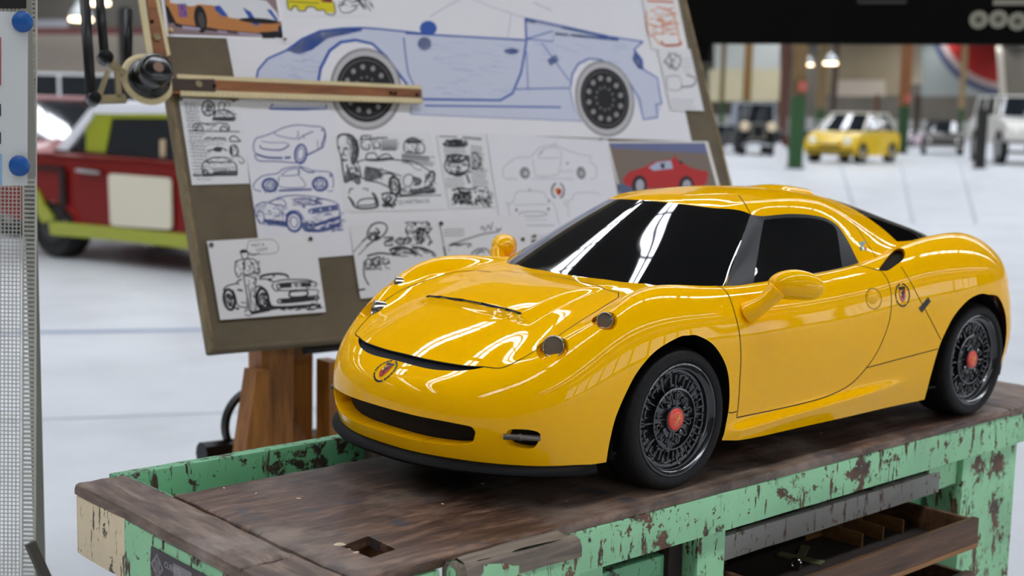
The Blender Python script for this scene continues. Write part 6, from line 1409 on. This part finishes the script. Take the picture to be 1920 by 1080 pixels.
rpanel([(92, 414), (230, 427), (365, 440), (365, 468), (230, 452), (96, 440)], LIM, 'sill', -.012, .06)
rpanel([(68, 352), (84, 385), (102, 410), (80, 418), (70, 400)], LIM, 'wing_patch')
rprism(rnd_corner([tuple(rloc(*p)) for p in ((204, 325), (321, 334), (323, 431), (208, 423))], .05), -.010, .012).build('number_square', CRE, rc)
rpanel([(113, 318), (121, 320), (124, 400), (112, 380)], mat('vent_dark', '1c0605', .6), 'side_vent')
rpanel([(145, 315), (192, 321), (192, 327), (146, 323)], CHR, 'door_handle', -.03, .01, 1)
rpanel([(66, 310), (116, 313), (116, 319), (66, 318)], mat('vent_dark', '1c0605', .6), 'vent_slot')
WHT = mat('paint_white', 'e6e6ea', .3, coat=.6)
# hardtop: glass block, white roof, lime rail and pillar
gz0 = rloc(200, 290)[1]; gz1 = rloc(200, 208)[1]
V0 = [tuple(rloc(*p)) for p in ((95, 284), (345, 304), (300, 205), (160, 205))]
cb = loft([V0[0], V0[1], (V0[1][0] + .75, V0[1][1]), (V0[1][0] + .28, gz1), (V0[3][0], gz1)], [(.10 * far_s, .0), ((Wr - .10) * far_s, .0)]).build('windows', GL2, rc)
rpanel([(94, 282), (158, 203), (168, 208), (160, 222), (112, 288)], WHT, 'rear_pillar', .06, Wr - .06)
rpanel([(146, 214), (195, 219), (182, 290), (147, 286)], LIM, 'quarter_panel', .085, .13)
rpanel([(157, 213), (345, 213), (345, 222), (155, 221)], LIM, 'roof_rail', .08, .14)
rpanel([(156, 213), (166, 201), (345, 201), (345, 213)], WHT, 'roof_edge', .075, .2)
sx0, sx1 = rloc(160, 203)[0], rloc(345, 203)[0] + .5
B().box(((sx0 + sx1) / 2, far_s * Wr / 2, gz1 + .045), (sx1 - sx0, Wr - .16, .10), None, .03).build('roof', WHT, rc)
rpanel([(92, 280), (345, 299), (345, 305), (92, 287)], BLKM, 'belt_trim', .05, .12)
rpanel([(237, 258), (292, 262), (292, 272), (237, 268)], mat('papers', 'c8b090', .7), 'seat_back', .5, .8)
rpanel([(285, 262), (294, 262), (294, 300), (285, 298)], mat('papers', 'c8b090', .7), 'window_post', .09, .12)
for ax, yy in ((0, 0), (2.55, 0), (0, 1), (2.55, 1)):
    Mw = Matrix(((1, 0, 0, ax), (0, 0, -far_s if not yy else far_s, far_s * (.05 if not yy else Wr - .05)), (0, 1, 0, .33), (0, 0, 0, 1)))
    w_ = B().lathe([(.2, 0), (.30, .015), (.33, -.03), (.33, -.2), (.2, -.22)], 28, Mw).build('wheel', TY2, rc); autosmooth(w_, 40)
    B().lathe([(.19, .004), (.1, .012), (1e-5, .014)], 16, Mw).build('hub', mat('hub_dark', '2a2a2a', .5), w_)
B().box((1.2, far_s * Wr / 2, .3), (2.0, Wr - .5, .1)).build('underside', BLKM, rc)
# parked red saloon with a white front pillar behind it
S1 = [(-1.9, .35), (-1.95, .75), (-1.6, .92), (.6, .95), (1.8, .82), (2.0, .6), (1.95, .3), (-1.5, .28)]
pc, dc = ground_at(120, 420); k_ = dc
far_car('red_saloon', 'red saloon parked behind the rally coupe', (pc[0] - EH[0] * .4, pc[1] - EH[1] * .4), yaw_of(EH * .7 - EF * .7), 1.14, S1, ((-1.3, .9), (-.8, .25), .92, 1.32, .72, .60), 1.62, '8c2a26', 'c89a9a', lamps=False)
# wide pale van or lorry behind
pv, dv = ground_at(150, 335)
SV = [(-2.4, .4), (-2.4, 1.5), (2.2, 1.5), (2.4, 1.0), (2.4, .4)]
far_car('white_van', 'white van standing far behind the drafting machine', (pv[0], pv[1]), yaw_of(EH), 1.0, SV, ((-2.2, 2.2), (-2.1, 1.9), 1.48, 2.0, .8, .75), 1.8, 'd6d8da', lamps=False)
# --- cars at the far right
def place(px, base, width_px, real_w):
    p, d = ground_at(px, base); return p, (width_px * d / CF) / real_w
CAMDIR = lambda p: yaw_of((CAMP - p) * [1, 1, 0])
S500 = [(-1.55, .35), (-1.62, .75), (-1.4, .95), (.9, .95), (1.35, .85), (1.62, .62), (1.66, .38), (1.55, .22), (-1.4, .22)]
p, s = place(1598, 304, 100, 1.62)
far_car('yellow_hatchback', 'small yellow hatchback with white roof in the far background', p, CAMDIR(p) - .42, s, S500, ((-1.5, 1.0), (-1.1, .35), .93, 1.46, .72, .58), 1.62, 'd9b414', 'e2dcc8', wheel_r=.29, axles=(-1.05, 1.1), trim='3a3020', lamp_z=.66, lamp_r=.11, lampc='f4efd6')
SVIN = [(-1.9, .5), (-1.9, 1.0), (-.2, 1.05), (1.6, 1.12), (1.72, 1.05), (1.72, .55), (-1.6, .42)]
p, s = place(1412, 289, 92, 1.75)
vc = far_car('vintage_car', 'black vintage car with round headlamps near the board edge', p, CAMDIR(p) + .08, s, SVIN, ((-1.8, .25), (-1.7, .15), 1.02, 1.78, .68, .66), 1.15, '16171a', 'aab2be', wheel_r=.40, axles=(-1.3, 1.35), trim='c8ccd2', lamp_z=.98, lamp_y=.46, lamp_r=.15, lampc='e6d2b0')
for sgn in (-1, 1): vb = B().tube([(2.1, sgn * .72, .55), (1.75, sgn * .74, .86), (1.2, sgn * .74, .84), (.6, sgn * .74, .45)], .09, 8).build('mudguard', mat('paint_16171a', '16171a', .3), vc, True)
B().box((1.74, 0, .82), (.06, .5, .5), None, .03).build('radiator', mat('rad', 'a8a49a', .25, metal=.8), vc); B().box((1.76, 0, .82), (.06, .40, .42)).build('radiator_core', BLKM, vc)
SS = [(-2.1, .35), (-2.15, .8), (-1.8, .95), (1.2, .95), (2.0, .8), (2.15, .55), (2.1, .28), (-1.9, .26)]
p, s = place(1336, 280, 80, 1.7)
far_car('grey_saloon', 'dark grey saloon at the edge of the drafting board', p, CAMDIR(p) - .9, s * .7, SS, ((-1.5, .8), (-1.0, .25), .94, 1.38, .72, .58), 1.7, '4c4a48', '9aa0a4')
p, s = place(1522, 284, 60, 1.65)
far_car('maroon_car', 'maroon car half hidden behind the green column', p, CAMDIR(p) + .7, s * .8, SS, ((-1.5, .8), (-1.0, .25), .94, 1.36, .72, .58), 1.65, '5a201a', '8a8a90')
p, s = place(1562, 276, 58, 1.7)
far_car('white_saloon', 'white car behind the yellow hatchback', p, CAMDIR(p) + .3, s, SS, ((-1.5, .8), (-1.0, .25), .94, 1.40, .72, .58), 1.7, 'd4d8dc')
p, s = place(1765, 289, 74, 1.7)
far_car('brown_saloon', 'dark brown boxy saloon facing the camera in the background', p, CAMDIR(p) + .02, s, SS, ((-1.5, .7), (-1.1, .3), .94, 1.42, .74, .62), 1.7, '2e2620', '4a4640', lamp_r=.06)
p, s = place(1716, 276, 50, 1.7)
far_car('pink_white_car', 'pale pink and white low car left of the brown saloon', p, CAMDIR(p) - .8, s * .8, SS, ((-1.5, .6), (-1.0, .1), .94, 1.30, .72, .58), 1.7, 'd8c4cc', 'd8d4d8')
ST = [(-2.4, .6), (-2.4, 1.35), (-.2, 1.4), (.3, 1.38), (2.2, 1.18), (2.35, 1.0), (2.35, .6), (-2.2, .55)]
p, s = place(1908, 306, 120, 1.9)
far_car('off_road_truck', 'white off road truck at the right edge of the photo', p, CAMDIR(p) + .25, s, ST, ((-2.3, .5), (-2.2, .2), 1.36, 1.95, .82, .74), 1.9, 'd2cec6', 'dedad2', wheel_r=.46, axles=(-1.5, 1.45), lamp_z=.95, trim='4a4642', lamp_y=.7)
# --- columns, posts, partitions
def column(px, base, top_px, w_px, segs, label, name='column', cat='column', grp=None):
    p, d = ground_at(px, base); m_ = d / CF; wd = w_px * m_
    t = thing(name, label, cat, (p[0], p[1], 0), (0, 0, yaw_of(EH)))
    for (ya, yb, col) in segs:
        za = max(0, (base - ya) * m_) if ya < base else 0; zb_ = (base - yb) * m_
        if yb <= top_px: zb_ = HZ
        B().box((0, 0, (za + zb_) / 2), (wd, wd, zb_ - za), None, min(.02, wd * .1)).build('shaft', mat('col_' + col, col, .6), t)
    B().box((0, 0, .03), (wd * 1.25, wd * 1.25, .06)).build('base_plate', mat('col_base', '3a3a36', .6), t)
    return t, m_, wd
t, m_, wd = column(1490, 316, 0, 24, [(316, 182, '244a22'), (181.5, 150, '5c4a2c'), (149.5, 0, '6e5632')], 'steel column with green lower part nearest the vintage car')
B().box((.06, -wd * .7, (316 - 164) * m_), (.26, .03, .30)).build('red_plate', mat('col_red', 'b05a4a', .5), t)
t, m_, wd = column(1690, 288, 0, 17, [(288, 200, '22401e'), (199.5, 0, '7a4a24')], 'brown steel column with green foot right of the yellow hatchback')
B().box((.06, -wd * .7, (288 - 186) * m_), (.3, .03, .32)).build('red_plate', mat('col_red', 'b05a4a', .5), t)
column(1396, 272, 0, 14, [(272, 190, '2c4a26'), (189.5, 0, '7a5a2c')], 'ochre steel column behind the vintage car')
column(1350, 268, 0, 8, [(268, 190, '2c4a26'), (189.5, 0, '6a5634')], 'thin ochre column beside the drafting board edge')
column(1466, 266, 0, 16, [(266, 0, '5c3a2e')], 'reddish brown column left of the green column')
column(1535, 268, 0, 15, [(268, 205, '34502c'), (204.5, 0, '7a6440')], 'ochre column between the two hanging lamps')
column(1559, 270, 0, 9, [(270, 0, '3a2a20')], 'dark slender column under the right hanging lamp')
column(1798, 270, 0, 9, [(270, 205, '2c4a26'), (204.5, 0, '8a7450')], 'thin ochre column right of the brown saloon')
column(1640, 268, 150, 8, [(268, 178, '5a3a26')], 'short brown post behind the yellow hatchback', 'fence_post', 'post')
column(1716, 270, 150, 10, [(270, 180, '33261a')], 'short dark post right of the brown column', 'fence_post', 'post')
t, m_, wd = column(1836, 316, 150, 17, [(316, 205, '1c1a18')], 'dark display pillar left of the off road truck', 'display_pillar', 'pillar')
column(240, 420, 0, 20, [(420, 20, '2c2a28')], 'dark steel column behind the drafting machine knob')
def board_px(name, label, cat, x0, y0, x1, y1, base, col, th=.12, kind=None):
    p, d = ground_at((x0 + x1) / 2, base); m_ = d / CF
    pl3 = lambda x, y: at_depth(x, y, d)
    A, Bq, Cq, Dq = pl3(x0, y0), pl3(x1, y0), pl3(x1, y1), pl3(x0, y1)
    Dq[2] = max(Dq[2], .0); Cq[2] = max(Cq[2], .0); c = (A + Bq + Cq + Dq) / 4
    V = [v - c for v in (A, Bq, Cq, Dq)] + [v - c + EF * th for v in (A, Bq, Cq, Dq)]
    return mk(name, V, [(0, 3, 2, 1), (4, 5, 6, 7), (0, 1, 5, 4), (1, 2, 6, 5), (2, 3, 7, 6), (3, 0, 4, 7)], mat('panel_' + col, col, .8, var=.04, vscale=.6), loc=tuple(c), label=label, cat=cat), d, c
board_px('partition', 'tan wall partition above the yellow hatchback', 'partition', 1545, 20, 1690, 178, 262, '94846a')
board_px('partition', 'pale pink wall partition low behind the yellow hatchback', 'partition', 1560, 150, 1660, 180, 262, 'b5a696')
board_px('partition', 'cream wall partition behind the vintage car', 'partition', 1330, 130, 1466, 190, 262, 'c0b696')
board_px('partition', 'pale grey wall partition above the vintage car', 'partition', 1340, 30, 1462, 131, 262, 'b4b6b0')
board_px('partition', 'beige strip of partition right of the brown column', 'partition', 1702, 20, 1728, 158, 262, 'b4a48c')
board_px('partition', 'cream partition at the upper right edge', 'partition', 1866, 20, 1960, 190, 262, 'b8b0a0')
o, dS, cS = board_px('wall_banner', 'grey banner with part of a large red disc and dark blue ring', 'banner', 1728, 10, 1866, 180, 262, '8d918d')
def banner_poly(pts, col, off): 
    V = [at_depth(x, y, dS - off) - cS for x, y in pts]; q = mk('printed_shape', V, [tuple(range(len(V)))[::-1]], mat('panel_' + col, col, .7), o)
arc = lambda cx, cy, r, a0, a1, n=24: [(cx + r * math.cos(math.radians(a)), cy + r * math.sin(math.radians(a))) for a in np.linspace(a0, a1, n)]
banner_poly([(1864, 12)] + [(x, y) for x, y in arc(1890, 30, 150, 96, 184)] , '3c4660', .04)
banner_poly([(1864, 12)] + [(x, y) for x, y in arc(1890, 30, 138, 97, 184)], 'a08a84', .06)
banner_poly([(1862, 14)] + [(x, y) for x, y in arc(1890, 30, 126, 98, 184)], '94160e', .08)
# low fence along the far side, built of posts and rails
fp = [ground_at(x, 264)[0] for x in (1330, 1920)]
fn = thing('fence', 'long grey low fence across the far end of the hall', 'fence', tuple(fp[0] * [1, 1, 0]), (0, 0, yaw_of(fp[1] - fp[0])))
FL = np.linalg.norm((fp[1] - fp[0])[:2])
for k in range(int(FL / 1.4) + 1): B().box((k * 1.4, 0, .9), (.12, .08, 1.8)).build('post', mat('fence_grey', '6d6c68', .7), fn)
for k in range(int(FL / 1.4)): B().box((k * 1.4 + .7, .02, .95), (1.22, .03, 1.5)).build('fence_panel', mat('fence_panel', 'a2a29c', .7), fn)
# black overhead gantry sign
ga, gb = at_depth(1180, 62, 8.5), at_depth(2100, 106, 7.6)
gx = gb - ga; gx[2] = 0; gl = np.linalg.norm(gx); gx /= gl; zg = (ga[2] + gb[2]) / 2
gs = thing('overhead_sign', 'black overhead sign with round white emblems at the top right', 'sign', (ga[0], ga[1], 0), (0, 0, yaw_of(gx)))
gn = np.array([-gx[1], gx[0]]); sg = 1 if gn @ (CAMP - ga)[:2] > 0 else -1
SGB = mat('sign_black', '0c0a08', .9, spec=.1)
B().box((gl / 2, 0, zg + .55), (gl, .12, 1.1)).build('sign_panel', SGB, gs)
def gloc(x, y):
    q = on_plane(x, y, ga + np.array([gn[0], gn[1], 0]) * sg * .062, np.array([gn[0], gn[1], 0])) - ga; return q @ gx, q[2] + ga[2]
for c in ((1835, 37), (1872, 36), (1908, 40)):
    u, z_ = gloc(*c); Mg = Matrix(((1, 0, 0, u), (0, 0, sg, sg * .063), (0, 1, 0, z_), (0, 0, 0, 1)))
    e_ = B().lathe([(.052, 0), (.052, .004), (1e-5, .004)], 24, Mg).build('emblem', mat('emblem_white', '8c8878' if c[0] != 1872 else '55524a', .6), gs)
    B().lathe([(.020, .0045), (.020, .0065), (1e-5, .0065)], 14, Mg).build('emblem_mark', mat('emblem_mark', '4a4740', .6), e_)
u0, z0_ = gloc(1862, 8); B().box((u0 + .15, sg * .064, z0_ + .01), (.3, .004, .03)).build('lettering_bar', mat('emblem_white', '8c8878', .6), gs)
fr_ = B()
a_, b_, c_ = gloc(1610, -30), gloc(1610, 4), gloc(1698, 4); d_ = gloc(1698, -30)
fr_.tube([(q[0], sg * .066, q[1]) for q in (a_, b_, c_, d_)], .011, 6); fr_.build('outline_frame', mat('emblem_frame', '3a3834', .6), gs)
u0, z0_ = gloc(1300, 90); B().box((u0 + .02, 0, z0_ + .1), (.16, .10, .36)).build('sign_bracket', SGB, gs)
for u in (.02, gl - .02): B().box((u, 0, (zg + .1) / 2), (.10, .10, zg + .1)).build('sign_post', SGB, gs)
# hanging lamps
LMP = mat('lamp_glow', 'fff0d0', .5, emit='ffe2b8', estr=7.); LCG = mat('lamp_glass', 'b8bcbc', .2, metal=.4)
def lamp(px, depth, wpx, label):
    c = at_depth(px[0], px[1], depth); r_ = wpx * depth / CF / 2
    t = thing('pendant_lamp', label, 'lamp', tuple(c), group='hall lamps')
    B().lathe([(1e-5, -.0 * r_), (r_ * .9, 0), (r_, .06 * r_), (r_ * .95, .3 * r_), (1e-5, .3 * r_)], 20).build('lamp_disc', LMP, t)
    B().lathe([(r_ * 1.02, .31 * r_), (r_ * .9, .8 * r_), (r_ * .4, 1.5 * r_), (r_ * .25, 1.8 * r_), (1e-5, 1.8 * r_)], 20).build('lamp_shade', LCG, t, True)
    B().tube([(0, 0, 1.8 * r_), (0, 0, HZ - c[2])], .015, 6).build('suspension_rod', BLKM, t)
lamp((1515, 123), 42, 20, 'left hanging lamp over the vintage car'); lamp((1557, 121), 42, 26, 'right hanging lamp beside the tan partition')
lamp((152, 40), 24, 44, 'glowing lamp above the red saloon, lower of two'); lamp((182, 9), 29, 48, 'glowing lamp at the top left, higher of two')
# --- things behind on the left: wall cladding and beam
board_px('wall_cladding', 'grey brown wall cladding behind the drafting machine', 'cladding', 30, 62, 330, 140, 246, '857b70')
board_px('beam', 'dark red steel beam above the wall cladding', 'beam', 30, 52, 330, 64, 247, '5a2c28', .25)
board_px('partition', 'olive grey upper wall panel above the red beam', 'partition', 30, -60, 330, 53, 246, '504c44')
board_px('wall_banner', 'pale sign strip left of the hall lamps', 'sign', 60, 37, 126, 51, 252, '9a9aa0')
